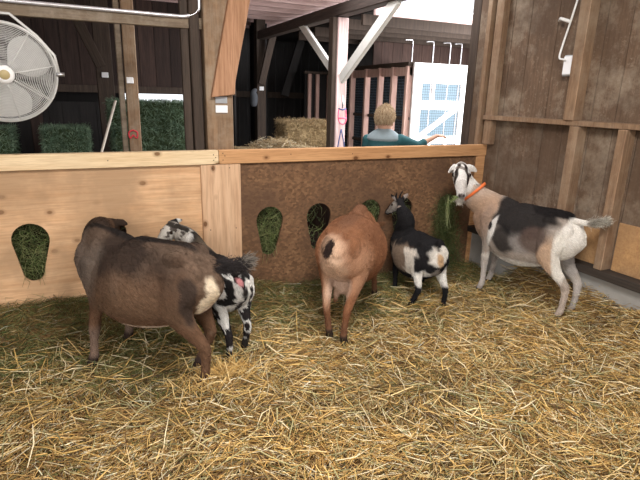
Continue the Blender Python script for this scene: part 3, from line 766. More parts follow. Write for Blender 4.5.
class Goat:
    def __init__(s, name, origin, heading, scale, label, belly=1.0):
        s.th = math.atan2(heading[1], heading[0]); s.o = np.array([origin[0], origin[1], 0.0]); s.k = scale
        s.root = empty(name, tuple(s.o), s.th); tag(s.root, label, 'goat'); s.belly = belly
    def L(s, w):
        v = np.array(w, float)-s.o; c, n = math.cos(-s.th), math.sin(-s.th)
        return np.array([v[0]*c-v[1]*n, v[0]*n+v[1]*c, v[2]])
    def LD(s, w):
        v = np.array(w, float); c, n = math.cos(-s.th), math.sin(-s.th)
        return np.array([v[0]*c-v[1]*n, v[0]*n+v[1]*c, v[2]])
    def build(s, feet, neck, poll, hdir, hup=(0, 0, 1), ears=None, tail=None, coat=None, hs=1.0, bend=0.0, horns=None, udder=None, voxel=.0075, thin=1.0, drop=0.0, legw=1.0, necktop=None, earlen=.105, fur=24000, hairk=1.0, nlow=0.0, ball_k=1.0):
        k = s.k; B = s.belly; bm = bmesh.new(); fy = lambda x: bend*x*x
        V = lambda x, y, z: Vector((x*k, y*k, (z-drop)*k))
        s.drop = drop
        tr = [(-.425, .665, .05, .07), (-.40, .645, .10, .125), (-.34, .625, .145*thin, .175), (-.24, .60, .165*thin, .205), (-.10, .575-.012*B, .180*B, .225+.012*B), (.03, .563-.015*B, .195*B, .235+.012*B), (.14, .572-.01*B, .180*B, .228), (.24, .60, .145, .20), (.33, .63, .115, .165), (.39, .65, .08, .12)]
        sect(bm, [(V(x, fy(x), z), a*k, b*k) for x, z, a, b in tr], n=28)
        # withers, hips
        sect(bm, [(V(.10, 0, .745), .05*k, .055*k), (V(.22, 0, .765), .05*k, .06*k), (V(.31, 0, .745), .045*k, .06*k)])
        for sd in (-1, 1):
            ball(bm, V(-.27, sd*.085, .725), .062*k, (1.3, .8, .9))
            ball(bm, V(-.36, sd*.07, .66), .075*k*ball_k, (1, .8, 1.2))
        base = {'FL': (.25, .10), 'FR': (.25, -.10), 'HL': (-.36, .10), 'HR': (-.36, -.10)}
        for nm, wpt in feet.items():
            bx_, by_ = base[nm]; sd = 1 if by_ > 0 else -1
            f = s.L((*wpt[:2], wpt[2] if len(wpt) > 2 else 0)); dx, dy, z0 = f[0]-bx_*k, f[1]-by_*k, f[2]
            if nm[0] == 'F':
                jt = [(.25, .085, .66, .055, .085, .0), (.245, .10, .55, .047, .068, .02), (.235, .10, .45, .036, .045, .15), (.245, .10, .36, .026, .030, .35), (.252, .10, .265, .025, .027, .6), (.25, .10, .19, .0175, .019, .8), (.25, .10, .11, .0175, .019, .95), (.255, .10, .075, .022, .024, 1), (.268, .10, .042, .021, .023, 1), (.275, .10, .010, .024, .029, 1)]
            else:
                jt = [(-.27, .08, .66, .07, .115, .0), (-.27, .10, .56, .062, .115, .0), (-.275, .11, .47, .050, .085, .12), (-.315, .108, .38, .034, .052, .32), (-.375, .102, .30, .023, .034, .5), (-.395, .10, .255, .021, .029, .62), (-.385, .10, .18, .0165, .021, .8), (-.37, .10, .11, .0175, .020, .95), (-.362, .10, .075, .022, .025, 1), (-.348, .10, .042, .021, .023, 1), (-.338, .10, .010, .024, .029, 1)]
            sect(bm, [(Vector((x*k+dx*wt, sd*y*k+dy*wt, z*k*(1-drop/.60)+z0*wt)), a*k*legw*(1.08 if z > .4 else 1), b*k*legw) for x, y, z, a, b, wt in jt], n=14, sub=3)
        P = Vector(s.L(poll)); D = Vector(s.LD(hdir)).normalized(); U = Vector(s.LD(hup)); U = (U-D*U.dot(D)).normalized(); S = U.cross(D)
        h = hs*k
        nk = [(V(.16, fy(.16), .665-nlow), .105*k, .13*k), (V(.30, 0, .71-nlow*1.6), .085*k, .125*k)]
        for q in neck: nk.append((Vector(s.L(q[:3])), q[3]*k, q[4]*k))
        nk.append((P-D*.005*h-U*.018*h, .044*h, .050*h))
        sect(bm, nk, n=20)
        hp = [(-.045, .030, .034, -.018), (-.01, .050, .052, -.018), (.04, .056, .060, -.024), (.085, .050, .055, -.032), (.13, .037, .044, -.040), (.175, .029, .034, -.045), (.205, .026, .028, -.047), (.222, .018, .018, -.046)]
        sect(bm, [(P+D*x*h+U*o*h, a*h, b*h) for x, a, b, o in hp], side=S, n=20)
        for sd in (-1, 1):
            ball(bm, P+D*.062*h+S*sd*.047*h+U*-.004*h, .0155*h)
            e = ears[0 if sd > 0 else 1] if ears else None
            ed = Vector(s.LD(e)).normalized() if e is not None else (S*sd*.9+U*.25-D*.25).normalized()
            r0 = P+S*sd*.042*h+U*.012*h-D*.012*h; el = earlen*h
            sect(bm, [(r0, .014*h, .012*h), (r0+ed*el*.3, .024*h, .010*h), (r0+ed*el*.65, .026*h, .0085*h), (r0+ed*el, .010*h, .007*h)], side=U if abs(ed.dot(U)) < .8 else D, n=12)
            if horns:
                hd = (U*.8-D*.5+S*sd*.35).normalized(); q = P+S*sd*.022*h+U*.025*h
                sect(bm, [(q, .014*h, .014*h), (q+hd*.05*h, .011*h, .011*h), (q+hd*.09*h-D*.02*h, .006*h, .006*h)], n=10)
        if tail:
            tp = [Vector(s.L(q)) for q in tail]
            sect(bm, [(V(-.36, 0, .74), .022*k, .024*k)]+[(q, .020*k*(1-.18*i), .018*k*(1-.18*i)) for i, q in enumerate(tp)], n=12)
        if udder:
            ball(bm, V(-.26, 0, .39), .07*k, (1, 1, 1.1))
            for sd in (-1, 1): sect(bm, [(V(-.27, sd*.035, .36), .028*k, .028*k), (V(-.275, sd*.045, .30), .018*k, .018*k), (V(-.275, sd*.048, .255), .010*k, .010*k)], n=10)
        me = fuse(bm, voxel, 3, 'body')
        n = len(me.vertices); A = np.empty(n*3, dtype=np.float32); me.vertices.foreach_get('co', A); A = A.reshape(-1, 3).astype(float)
        Pn, Dn, Un, Sn = [np.array(v) for v in (P, D, U, S)]
        H = A-Pn; hx, hy, hz = (H@Dn)/h, (H@Sn)/h, (H@Un)/h
        ish = 1-sm(.92, 1.08, np.sqrt(((hx-.09)/.165)**2+(hy/.085)**2+((hz+.03)/.088)**2))
        ish = np.maximum(ish, ((np.abs(hy) > .047) & (np.abs(hy) < .2) & (np.abs(hz) < .07) & (np.abs(hx) < .09)).astype(float))
        near = np.abs(hy) < .068
        Q = A/k; Q[:, 2] = np.where(Q[:, 2] > .45-drop, Q[:, 2]+drop, Q[:, 2]*.45/max(.45-drop, .1))
        C_ = np.ones((n, 3))*.3
        coat(s, Q, C_, hx, hy, hz, ish)
        # eyes, nostrils, lips, hooves
        for sd in (-1, 1):
            d = np.sqrt((hx-.062)**2+(hy-sd*.052)**2+(hz+.004)**2); put(C_, 1-sm(.013, .017, d), (.02, .012, .008))
            d = np.sqrt((hx-.222)**2+(hy-sd*.013)**2+(hz+.038)**2); put(C_, 1-sm(.007, .011, d), (.03, .015, .015))
        mouth = (ish > 0) & (hx > .16) & near & (np.abs(hz+.060-.1*(hx-.16)) < .004); C_[mouth] *= .35
        hoof = (Q[:, 2] < .038); C_[hoof] = C_[hoof]*.0+np.array((.05, .035, .025))
        for p in me.materials: pass
        me.materials.clear(); set_cols(me, np.clip(C_, .004, 1))
        o = link('body', me, M['coat'], s.root, True)
        s.P, s.D, s.U, s.S, s.h = P, D, U, S, h
        # short lying coat hair, coloured like the skin under it
        me.calc_loop_triangles(); NT = len(me.loop_triangles)
        tv = np.empty(NT*3, dtype=np.int32); me.loop_triangles.foreach_get('vertices', tv); tv = tv.reshape(-1, 3)
        N_ = np.cross(A[tv[:, 1]]-A[tv[:, 0]], A[tv[:, 2]]-A[tv[:, 0]]); ar = np.linalg.norm(N_, axis=1); N_ /= ar[:, None]+1e-12
        cnt = fur; pick = rng.choice(NT, cnt, p=ar/ar.sum()); bw = rng.dirichlet((1, 1, 1), cnt)
        p = (A[tv[pick]]*bw[:, :, None]).sum(1); col = (C_[tv[pick]]*bw[:, :, None]).sum(1); nn = N_[pick]
        k_ = (p[:, 2] > .10*k) & (np.linalg.norm(p-Pn, axis=1) > .11*h) ; p, col, nn = p[k_], col[k_], nn[k_]
        d = np.array([-.85, 0, -.55])+rng.normal(0, .22, p.shape); d -= nn*(d*nn).sum(1)[:, None]; d /= np.linalg.norm(d, axis=1)[:, None]; d = d+nn*rng.uniform(.02, .22, (len(p), 1)); d /= np.linalg.norm(d, axis=1)[:, None]
        col = np.clip(col*(1+rng.normal(0, .20, (len(p), 1))), .004, 1); L_ = rng.uniform(.012, .026, len(p))*hairk
        Ah = strand_arrays(p+d*(L_*.35)[:, None], d, L_, .0022, .06, col)
        ho = link('short_hair', np_mesh('short_hair', *Ah), M['hair'], s.root); ho['kind'] = 'stuff'
        return o
    def hair(s, name, pts, n, ln, wd, dirv, pal, spread=.25, bend=.15, rad=.015, label=None):
        """a lock of long hair along local points"""
        pts = np.array([list(p) for p in pts]); t = rng.uniform(0, len(pts)-1.001, n); i = t.astype(int); f = (t-i)[:, None]
        p = pts[i]*(1-f)+pts[i+1]*f+rng.normal(0, rad, (n, 3))
        d = np.array(dirv)+rng.normal(0, spread, (n, 3)); d /= np.linalg.norm(d, axis=1)[:, None]
        if not isinstance(pal, list): pal = pal(t/(len(pts)-1))
        else: pal = pick_cols(n, pal, .15)
        A = strand_arrays(p+d*ln*.4, d, rng.uniform(ln*.6, ln*1.2, n), wd, rng.normal(0, bend, n), pal)
        o = link(name, np_mesh(name, *A), M['hair'], s.root); 
        if label: o['label'] = label
        return o

# --- brown goat at left -------------------------------------------------------
def coat_left(g, Q, C_, hx, hy, hz, ish):
    x, y, z = Q.T
    C_[:] = (.115, .068, .043)
    C_ *= (1+.30*wob(Q, 14, 1)+.18*wob(Q, 45, 2))[:, None]
    put(C_, .85*E_(Q, (.04, 0, .76), (.50, .34, .19), .4, .22, 14, 2), (.034, .025, .021))
    put(C_, .5*sm(.1, .5, wob(Q, 11, 3)), (.20, .135, .095))
    put(C_, .60*E_(Q, (.25, .12, .60), (.10, .14, .16), .4, .2, 20, 1), (.17, .135, .11))
    put(C_, .55*E_(Q, (-.02, .20, .47), (.28, .14, .13), .5, .3, 15, 3), (.20, .12, .072))
    put(C_, .9*E_(Q, (-.10, 0, .83), (.55, .035, .07), .3, .15, 20, 3), (.018, .015, .014))
    put(C_, .65*E_(Q, (.37, .10, .62), (.06, .10, .22), .35, .1, 20, 3), (.24, .19, .155))
    legs = 1-sm(.36, .44, z); put(C_, legs*.9, (.155, .085, .05))
    put(C_, (1-sm(.26, .32, z))*(x > 0)*.8, (.22, .155, .12))
    put(C_, (1-sm(.09, .13, z))*1.0, (.045, .03, .025))
    put(C_, E_(Q, (-.42, .035, .50), (.065, .055, .20), .15, .25, 30, 1), (.76, .64, .48))
    put(C_, E_(Q, (-.40, .0, .34), (.06, .055, .17), .2, .2, 30, 1), (.66, .52, .40))
    put(C_, .9*E_(Q, (-.385, .135, .54), (.055, .045, .14), .2, .3, 30, 2), (.05, .035, .028))
    put(C_, E_(Q, (-.04, .04, .335), (.22, .12, .022), .25, .2, 20, 1), (.50, .38, .28))
    put(C_, ish*.9, (.035, .025, .02))
g1 = Goat('goat', (.235, 2.90), (-.69, .72), 1.08, 'large grey-brown goat at left with its head in the pine wall', 1.12)
g1.build({'FL': (-.075, 2.94, .02), 'FR': (.14, 3.20, .02), 'HL': (.475, 2.50), 'HR': (.495, 2.72)},
         [(.02, 3.38, .73, .07, .095)], (.09, 3.60, .735), (.18, .80, -.50), earlen=.07, ears=((-.5, .5, -.4), (.8, -.1, -.35)),
         tail=[(.585, 2.57, .70), (.65, 2.58, .69), (.70, 2.58, .695)], coat=coat_left, legw=1.15, drop=.05, ball_k=.8)
tl = [g1.L(q) for q in ((.56, 2.575, .70), (.62, 2.57, .69), (.70, 2.57, .69), (.755, 2.57, .71))]
g1.hair('tail_hair', tl, 1500, .065, .0035, g1.LD((.8, .0, -.12)), lambda t: np.clip(np.where((t > .82)[:, None], (.19, .165, .14), (.035, .03, .03))*(1+rng.normal(0, .25, (len(t), 1))), .005, 1), .35, .2, .014, 'dark bushy tail with a pale tip')

# --- spotted goat behind it --------------------------------------------------
def coat_spotted(g, Q, C_, hx, hy, hz, ish):
    x, y, z = Q.T
    C_[:] = (.70, .68, .64)
    blk = (wob(Q, 26, 2) > .22).astype(float)
    b2 = sm(-.25, -.05, wob(Q, 19, 1)); 
    put(C_, b2*sm(-.36, -.30, x), (.022, .02, .02)); put(C_, sm(.05, .15, wob(Q, 30, 2))*(x < -.2), (.022, .02, .02))
    put(C_, E_(Q, (.10, 0, .80), (.42, .14, .12), .2, .25, 24, 3)*.9, (.03, .025, .022))
    put(C_, E_(Q, (-.30, .0, .80), (.07, .12, .04), .2, .3, 30, 3)*.8, (.62, .60, .56))
    put(C_, E_(Q, (.28, 0, .72), (.12, .2, .16), .4, .3, 24, 2)*.5, (.22, .17, .12))
    put(C_, sm(-.1, .0, wob(Q, 34, 3))*(z < .40)*(z > .12), (.025, .02, .02))
    put(C_, (1-sm(.15, .19, z)), (.03, .025, .022))
    put(C_, E_(Q, (-.42, -.02, .60), (.07, .045, .05), .2, .2, 30, 1), (.028, .022, .02))
    put(C_, E_(Q, (-.40, 0, .47), (.10, .035, .09), .2, .2, 30, 1), (.05, .04, .04))
    put(C_, E_(Q, (-.415, .0, .69), (.06, .028, .035), .3, .1, 30, 1), (.62, .27, .27))
    hm = ish*sm(-.05, .0, hx)
    put(C_, hm, (.52, .49, .44)); 
    put(C_, hm*sm(.1, .3, wob(Q, 60, 2)), (.10, .085, .075))
    put(C_, hm*(np.abs(hy) < .02)*(hx < .10)*.0, (.1, .1, .1))
    put(C_, hm*(hx < .03)*(hz > .0), (.04, .035, .03))
g2 = Goat('goat', (.70, 3.12), (-.20, .98), .78, 'small black-and-white spotted goat squeezed behind the large grey-brown goat', 1.0)
g2.build({'FL': (.60, 3.36), 'FR': (.74, 3.38), 'HL': (.665, 2.70), 'HR': (.80, 2.83)},
         [(.58, 3.40, .62, .09, .11)], (.49, 3.52, .70), (-.75, -.50, -.42), ears=((.35, -.8, -.15), (.75, .1, .10)),
         tail=[(.765, 2.80, .575), (.77, 2.785, .60), (.775, 2.78, .62)], coat=coat_spotted, hs=1.2, voxel=.006, legw=1.3, drop=.05, thin=1.1)

# --- chestnut goat ------------------------------------------------------------
def coat_chestnut(g, Q, C_, hx, hy, hz, ish):
    x, y, z = Q.T
    C_[:] = (.235, .105, .053)
    C_ *= (1+.16*wob(Q, 14, 1))[:, None]
    put(C_, .6*E_(Q, (0, 0, .82), (.5, .06, .09), .4, .2, 18, 2), (.19, .095, .055))
    put(C_, .75*E_(Q, (-.44, .05, .56), (.11, .10, .25), .4, .2, 16, 1), (.72, .50, .35))
    put(C_, .55*E_(Q, (-.34, -.13, .50), (.12, .09, .16), .5, .2, 16, 3), (.50, .29, .18))
    put(C_, .8*E_(Q, (-.30, 0, .38), (.16, .09, .12), .3, .1, 16, 1), (.66, .47, .36))
    put(C_, .8*E_(Q, (-.02, 0, .315), (.22, .10, .035), .3, .1, 16, 1), (.52, .33, .23))
    put(C_, (1-sm(.12, .26, z))*.75, (.17, .085, .05))
    put(C_, (1-sm(.07, .10, z)), (.06, .04, .03))
    put(C_, E_(Q, (-.42, .10, .70), (.04, .05, .09), .3, .2, 20, 1)*.5, (.08, .05, .035))
    put(C_, ish, (.15, .075, .04))
g3 = Goat('goat', (1.70, 3.08), (.60, .72), 1.04, 'chestnut-brown goat seen from behind in the middle', 1.22)
g3.build({'FL': (1.88, 3.40), 'FR': (2.045, 3.30), 'HL': (1.39, 2.80), 'HR': (1.435, 2.67)},
         [(2.04, 3.48, .55, .07, .09)], (2.15, 3.62, .52), (.35, .8, -.30), ears=((-.6, .2, .35), (.5, -.6, .35)),
         tail=[(1.40, 2.79, .71), (1.37, 2.785, .67), (1.355, 2.79, .64)], coat=coat_chestnut, udder=True, legw=1.12, thin=1.2, drop=.04, nlow=.11)
g3.hair('tail_hair', [g3.L(q) for q in ((1.385, 2.78, .71), (1.355, 2.77, .67), (1.345, 2.77, .63))], 420, .04, .003, g3.LD((-.35, -.2, -.8)), [(.03, .022, .02), (.05, .03, .025)], .22, .15, .010, 'black tail hair')

# --- small black goat ------------------------------------------------------------
def coat_black(g, Q, C_, hx, hy, hz, ish):
    x, y, z = Q.T
    C_[:] = (.018, .017, .018)
    put(C_, E_(Q, (.0, .20, .56), (.22, .10, .16), .25, .35, 22, 2)*.85, (.30, .22, .16))
    put(C_, E_(Q, (-.20, .20, .54), (.10, .10, .17), .2, .35, 28, 3), (.72, .66, .58))
    put(C_, E_(Q, (-.22, -.19, .58), (.13, .07, .13), .2, .25, 28, 1), (.74, .70, .64))
    put(C_, E_(Q, (-.43, .0, .67), (.10, .12, .09), .2, .3, 26, 1), (.66, .62, .56))
    put(C_, E_(Q, (-.45, .0, .64), (.06, .035, .07), .3, .2, 30, 2), (.50, .34, .20))
    for sd in (-1, 1): put(C_, E_(Q, (-.36, sd*.12, .41), (.10, .08, .12), .15, .3, 28, 2+sd), (.74, .71, .66))
    put(C_, E_(Q, (-.40, .0, .48), (.10, .05, .06), .2, .3, 28, 1)*.7, (.45, .40, .36))
    put(C_, (z < .30)*(wob(Q, 24, 2) > .9)*1.0, (.5, .45, .4))
    hm = ish
    put(C_, hm*sm(-.02, .02, hx)*(np.abs(hy) > .022), (.30, .27, .24))
    put(C_, hm*(np.abs(hy) > .065), (.30, .25, .22))
g4 = Goat('goat', (2.395, 3.25), (.10, .99), .80, 'small black goat with white-patched hindquarters facing the wall', 1.12)
g4.build({'FL': (2.30, 3.38), 'FR': (2.60, 3.40), 'HL': (2.20, 3.0), 'HR': (2.455, 2.92)},
         [(2.40, 3.43, .60, .085, .11), (2.40, 3.50, .675, .058, .078)], (2.40, 3.56, .745), (-.30, .80, -.52), ears=((-.62, .1, .62), (.70, -.1, .62)),
         tail=[(2.355, 2.915, .57), (2.35, 2.90, .555), (2.345, 2.895, .53)], coat=coat_black, hs=.95, voxel=.006, legw=1.2, horns=True, drop=.10, thin=1.1)

# --- white-faced goat at right ---------------------------------------------------
def coat_right(g, Q, C_, hx, hy, hz, ish):
    x, y, z = Q.T
    C_[:] = (.42, .36, .31)
    put(C_, .9*E_(Q, (.32, .05, .68), (.16, .25, .20), .3, .15, 16, 1), (.47, .31, .21))
    put(C_, .8*E_(Q, (.42, .06, .92), (.2, .3, .14), .3, .15, 16, 1), (.55, .42, .33))
    put(C_, .6*E_(Q, (.26, .15, .62), (.06, .1, .18), .4, .2, 18, 1), (.26, .19, .15))
    put(C_, .95*E_(Q, (-.02, 0, .335), (.32, .20, .055), .25, .1, 16, 1), (.80, .76, .70))
    put(C_, .95*E_(Q, (-.06, .0, .74), (.285, .4, .20), .12, .22, 17, 2), (.011, .010, .011))
    put(C_, E_(Q, (-.26, 0, .80), (.18, .16, .065), .15, .15, 18, 2), (.016, .014, .014))
    put(C_, .9*E_(Q, (.05, .2, .52), (.12, .12, .12), .2, .2, 20, 1), (.018, .016, .016))
    put(C_, .85*E_(Q, (-.07, .2, .52), (.07, .1, .08), .5, .4, 26, 3), (.30, .27, .25))
    put(C_, .9*E_(Q, (.175, .15, .57), (.030, .12, .13), .15, .25, 22, 3, .25), (.78, .75, .70))
    put(C_, E_(Q, (.195, .15, .60), (.018, .12, .035), .15, .2, 30, 3), (.03, .025, .025))
    put(C_, .9*E_(Q, (-.20, .15, .57), (.12, .12, .11), .25, .2, 18, 2), (.11, .075, .062))
    put(C_, E_(Q, (-.42, .0, .62), (.09, .16, .19), .15, .25, 24, 1, .0), (.80, .76, .70))
    put(C_, .9*E_(Q, (-.28, .14, .43), (.085, .10, .19), .2, .15, 20, 1, .2), (.60, .42, .29))
    put(C_, .95*E_(Q, (-.37, .12, .47), (.045, .12, .19), .2, .15, 20, 2, -.1), (.80, .76, .69))
    put(C_, .6*E_(Q, (-.38, -.06, .42), (.07, .07, .12), .3, .15, 20, 2), (.34, .32, .31))
    low = 1-sm(.26, .33, z)
    put(C_, low*.9, (.55, .50, .46)); put(C_, low*(x < -.1)*(y > -.02)*.5, (.56, .42, .32))
    put(C_, sm(.2, .4, wob(Q, 22, 1))*low*.35, (.16, .13, .11))
    nk = sm(.40, .46, x)*(1-ish)
    put(C_, nk*sm(.0, -.06, (Q@np.array([.0, 0, 1]))-.86)*.0, (.7, .6, .5))
    hm = ish*sm(-.05, -.02, hx)
    put(C_, hm, (.80, .77, .73))
    for sd in (-1, 1):
        t = np.abs(hy-sd*(.018+.24*np.clip(hx, -.02, .12))-.004*np.sin(hx*90))
        put(C_, hm*(1-sm(.009, .014, t))*sm(-.02, .0, hx)*(1-sm(.125, .15, hx))*(hz > -.04), (.03, .022, .02))
    put(C_, hm*(1-sm(.008, .014, np.sqrt((hx-.222)**2*.5+hy**2*.16+(hz+.035)**2*.5)))*.95, (.04, .03, .03))
    put(C_, hm*(hx > .12)*(hz > -.045)*.25, (.25, .2, .18))
    put(C_, .85*(1-sm(.8, 1.15, np.sqrt(((hx-.0)/.09)**2+(hy/.08)**2+((hz+.15)/.11)**2)+.15*wob(Q, 30, 1)))*(1-hm), (.74, .69, .62))
    put(C_, hm*sm(.35, .5, wob(Q, 55, 2))*(hx < .10)*.8, (.14, .11, .09))
g5 = Goat('goat', (3.135, 2.85), (-.21, .978), 1.03, 'white-faced black-saddled goat with orange collar by the right wall', 1.0)
g5.build({'FL': (2.99, 3.08, .01), 'FR': (3.22, 3.22, .01), 'HL': (3.15, 2.41), 'HR': (3.30, 2.43)},
         [(3.00, 3.28, .80, .085, .11), (2.93, 3.35, .91, .070, .085)], (2.875, 3.36, 1.045), (-.50, -.74, -.62), hup=(-.15, -.2, 1), ears=((.55, -.50, -.45), (-.55, .0, -.55)), hs=1.25, earlen=.066, thin=.88, ball_k=.8,
         tail=[(3.23, 2.38, .765), (3.26, 2.34, .77), (3.28, 2.30, .785)], coat=coat_right, legw=1.05, voxel=.0065)
g5.hair('tail_hair', [g5.L(q) for q in ((3.24, 2.38, .76), (3.27, 2.33, .775), (3.29, 2.29, .79))], 1100, .055, .003, g5.LD((.12, -.8, .25)), [(.62, .58, .50), (.45, .42, .36), (.30, .27, .22)], .28, .15, .011, 'grey-white feathery tail')
hb_ = g5.P+g5.D*.15*g5.h-g5.U*.085*g5.h
g5.hair('beard', [hb_-g5.D*.02, hb_+g5.D*.03-Vector((0, 0, .0))], 420, .085, .0028, (0, 0, -1), [(.85, .82, .76), (.75, .70, .62)], .16, .1, .010, 'white beard')
# collar
def collar():
    a = Vector(g5.L((3.00, 3.28, .82))); b = Vector(g5.L((2.93, 3.36, .93))); c = a.lerp(b, .22); t = (b-a).normalized()
    s_ = Vector((0, 1, 0)); s_ = (s_-t*s_.dot(t)).normalized(); u = s_.cross(t)
    bm = bmesh.new(); n = 40; rows = []
    for i in range(n):
        an = 2*math.pi*i/n; dr = s_*math.cos(an)*.094+u*math.sin(an)*.119
        rows.append([bm.verts.new(c+dr*f+t*z) for f, z in ((1, -.011), (1.06, -.011), (1.06, .011), (1, .011))])
    for i in range(n):
        for j in range(4): bm.faces.new((rows[i][j], rows[(i+1) % n][j], rows[(i+1) % n][(j+1) % 4], rows[i][(j+1) % 4]))
    o = obj('collar', bm, M['orange'], g5.root, True); o['label'] = 'orange collar'
collar()
# sprig in its mouth
n = 40; hp = g5.root.matrix_world
mp = np.array(g5.P+g5.D*.20*g5.h-g5.U*.058*g5.h); c, s_ = math.cos(g5.th), math.sin(g5.th)
mp = np.array([mp[0]*c-mp[1]*s_, mp[0]*s_+mp[1]*c, mp[2]])+g5.o
t = rng.uniform(0, 1, n); path = mp+np.outer(t, (-.13, .01, -.02))+np.outer(t*t, (-.0, .0, -.06))
d = rand_dirs(n, .8)+np.array([-.5, 0, -.2]); d /= np.linalg.norm(d, axis=1)[:, None]
A1 = strand_arrays(path, d, rng.uniform(.03, .08, n), rng.uniform(.003, .006, n), .2, pick_cols(n, [(.20, .27, .09), (.28, .33, .14), (.12, .18, .05)], .2))
n = 7; p = mp+np.array([-.11, .01, -.13])+rng.normal(0, .012, (n, 3)); d = np.tile((.10, 0, -1.0), (n, 1))+rng.normal(0, .12, (n, 3)); d /= np.linalg.norm(d, axis=1)[:, None]
A2 = strand_arrays(p, d, .26, .0035, .08, pick_cols(n, [(.26, .32, .12), (.32, .35, .17)], .2))
A = join_arrays([A1, A2])
tag(link('hay_sprig', np_mesh('hay_sprig', *A), M['strand']), 'light green leafy sprig of hay held in the mouth of the white-faced goat', 'hay')

# ---------------------------------------------------------------- child
def build_child():
    t = empty('person', (2.735, 4.40, -.08)); t.scale = (1.06, 1.06, 1.06); tag(t, 'blond child in a teal shirt behind the wall reaching right', 'person')
    th = R_(42); rt = Matrix.Rotation(th, 4, 'Z')   # faces right and a little towards the pen
    fz = .08
    bm = bmesh.new()
    Z = lambda x, y, z: Vector((x, y, z+fz))
    # torso (local x forward = right in the photo, y left)
    S = (0, 1, 0)
    sect(bm, [(Z(0, 0, .66), .125, .095), (Z(0, 0, .76), .13, .10), (Z(0, 0, .90), .12, .09), (Z(0, 0, 1.03), .14, .095), (Z(0, 0, 1.13), .15, .085), (Z(0, 0, 1.19), .10, .065), (Z(.0, 0, 1.215), .05, .05), (Z(.01, 0, 1.235), .045, .048)], side=S, n=22)
    sect(bm, [(Z(.0, 0, 1.195), .05, .055), (Z(.01, 0, 1.235), .070, .085), (Z(.012, 0, 1.29), .080, .098), (Z(.005, 0, 1.35), .080, .095), (Z(0, 0, 1.40), .060, .07), (Z(0, 0, 1.425), .03, .035)], side=S, n=22)
    ball(bm, Z(.105, 0, 1.275), .014, (1, .8, 1.2)); ball(bm, Z(.085, 0, 1.23), .028)
    for sd in (-1, 1):
        ball(bm, Z(.085, sd*.032, 1.295), .013)
        ball(bm, Z(.0, sd*.083, 1.28), .02, (.8, .4, 1.3))
        sect(bm, [(Z(0, sd*.07, .70), .075, .08), (Z(.0, sd*.08, .52), .062, .068), (Z(.01, sd*.08, .38), .046, .05), (Z(0, sd*.08, .24), .045, .05), (Z(-.005, sd*.08, .09), .030, .034), (Z(0, sd*.08, .05), .033, .04)], side=(0, 1, 0), n=14)
        sect(bm, [(Z(-.03, sd*.08, .035), .03, .035), (Z(.06, sd*.082, .03), .036, .028), (Z(.13, sd*.085, .022), .03, .02)], side=(0, 1, 0), n=14)
    def arm(sh, el, wr, fdir, up):
        sh, el, wr = map(Vector, (sh, el, wr)); f = Vector(fdir).normalized(); up = Vector(up); sdv = up.cross(f).normalized(); up = f.cross(sdv)
        sect(bm, [(sh, .048, .048), (sh.lerp(el, .5), .036, .036), (el, .030, .030), (el.lerp(wr, .4), .028, .028), (wr, .019, .021)], side=(0, 0, 1), n=12)
        pc = wr+f*.035; sect(bm, [(wr, .018, .018), (wr+f*.03, .028, .013), (wr+f*.06, .030, .012)], side=sdv, n=12)
        for i, (o_, L_) in enumerate([(-.022, .042), (-.008, .050), (.008, .047), (.021, .038)]):
            b = wr+f*.055+sdv*o_; m_ = b+f*L_*.55-up*.006; e = m_+f*L_*.4-up*.018
            sect(bm, [(b, .0068, .0065), (m_, .0062, .006), (e, .005, .005)], side=sdv, n=8, sub=2)
        b = wr+f*.02-sdv*.02; m_ = b+f*.022-sdv*.018-up*.006; e = m_+f*.022-sdv*.004-up*.006
        sect(bm, [(b, .009, .009), (m_, .0075, .007), (e, .006, .006)], side=up, n=8, sub=2)
    arm(Z(.0, -.15, 1.13), Z(.10, -.31, 1.08), Z(.22, -.46, 1.17), (.62, -.78, .0), (0, 0, 1))
    arm(Z(.0, .15, 1.13), Z(.02, .20, .92), Z(.14, .17, .80), (.7, 0, -.6), (.6, 0, .7))
    me = fuse(bm, .0045, 2, 'body'); n = len(me.vertices); A = np.empty(n*3, dtype=np.float32); me.vertices.foreach_get('co', A); A = A.reshape(-1, 3)
    C_ = np.tile((.62, .36, .26), (n, 1)); C_[A[:, 2] < .17] = (.05, .05, .06)
    for sd in (-1, 1):
        d = np.linalg.norm(A-np.array([.096, sd*.032, 1.295+fz]), axis=1); C_[d < .009] = (.05, .03, .02)
    lip = (np.abs(A[:, 2]-(1.24+fz)) < .004) & (A[:, 0] > .07) & (np.abs(A[:, 1]) < .022); C_[lip] = (.5, .16, .13)
    me.materials.clear(); set_cols(me, C_); o = link('body', me, M['skin'], t, True); o.matrix_local = rt
    # shirt
    bm = bmesh.new()
    sect(bm, [(Z(0, 0, .72), .145, .112), (Z(0, 0, .80), .142, .112), (Z(0, 0, .92), .137, .105), (Z(0, 0, 1.04), .152, .108), (Z(0, 0, 1.14), .162, .098), (Z(0, 0, 1.20), .10, .072), (Z(.0, 0, 1.225), .062, .058)], side=S, n=24)
    for sh, el, e2 in ((Z(.0, -.15, 1.13), Z(.10, -.31, 1.08), Z(.14, -.36, 1.11)), (Z(.0, .15, 1.13), Z(.02, .20, .92), Z(.05, .195, .88))):
        sect(bm, [(sh, .060, .060), (sh.lerp(el, .5), .050, .050), (el, .043, .044), (e2, .040, .040)], side=(0, 0, 1), n=14)
    me = fuse(bm, .008, 4, 'shirt'); me.materials.clear(); o = link('shirt', me, M['shirt'], t, True); o.matrix_local = rt
    bm = bmesh.new(); sect(bm, [(Z(0, 0, 1.135), .175, .112), (Z(0, 0, 1.165), .156, .100), (Z(0, 0, 1.20), .112, .080), (Z(0, 0, 1.225), .066, .062)], side=S, n=24)
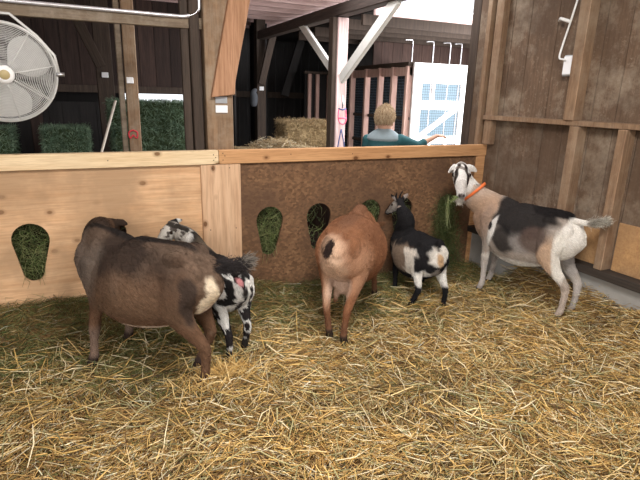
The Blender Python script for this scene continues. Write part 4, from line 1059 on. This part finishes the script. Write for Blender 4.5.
    o = obj('shirt_yoke', bm, M['shirt_stripe'], t, True); o.matrix_local = rt; o['label'] = 'grey shirt yoke'
    bm = bmesh.new()
    sect(bm, [(Z(0, 0, .62), .12, .10), (Z(0, 0, .72), .135, .108), (Z(0, 0, .78), .134, .106)], side=S, n=20)
    for sd in (-1, 1): sect(bm, [(Z(0, sd*.07, .68), .085, .09), (Z(.0, sd*.08, .52), .073, .078), (Z(.01, sd*.08, .38), .058, .062), (Z(0, sd*.08, .24), .056, .06), (Z(-.005, sd*.08, .10), .05, .052)], side=(0, 1, 0), n=14)
    me = fuse(bm, .008, 3, 'trousers'); me.materials.clear(); o = link('trousers', me, M['trousers'], t, True); o.matrix_local = rt
    # hair: combed cap of strands round the skull, face left free
    n = 5200; u = rng.normal(size=(n, 3)); u /= np.linalg.norm(u, axis=1)[:, None]
    keep = (u[:, 2] > -.45) & ~((u[:, 0] > .50) & (u[:, 2] < .55)) & ~((u[:, 0] > .1) & (u[:, 2] < -.05)); u = u[keep]; n = len(u)
    p = np.array([-.004, 0, 1.33+fz])+u*np.array([.104, .092, .112])
    d = np.array([-.15, 0, -1.0])-u*((u@np.array([-.15, 0, -1.0]))[:, None]); d += rng.normal(0, .18, d.shape)+.1*u; d /= np.linalg.norm(d, axis=1)[:, None]
    A = strand_arrays(p, d, rng.uniform(.03, .06, n), .004, .1, pick_cols(n, [(.40, .29, .18), (.30, .20, .12), (.50, .40, .27)], .15))
    o = link('hair', np_mesh('hair', *A), M['hair'], t); o.matrix_local = rt
    o['label'] = 'short blond hair'
    bm = bmesh.new(); g = bmesh.ops.create_uvsphere(bm, u_segments=24, v_segments=16, radius=1)
    for v in g['verts']:
        q = v.co.copy(); v.co = Vector((-.004+q.x*.100, q.y*.088, 1.33+fz+q.z*.110))
    bmesh.ops.delete(bm, geom=[v for v in bm.verts if v.co.z < 1.28+fz or (v.co.x > .055 and v.co.z < 1.38+fz)], context='VERTS')
    o2 = obj('hair_cap', bm, plain('blond_hair_base', (.30, .21, .12), .8), o, True)
build_child()
bpy.context.view_layer.update()
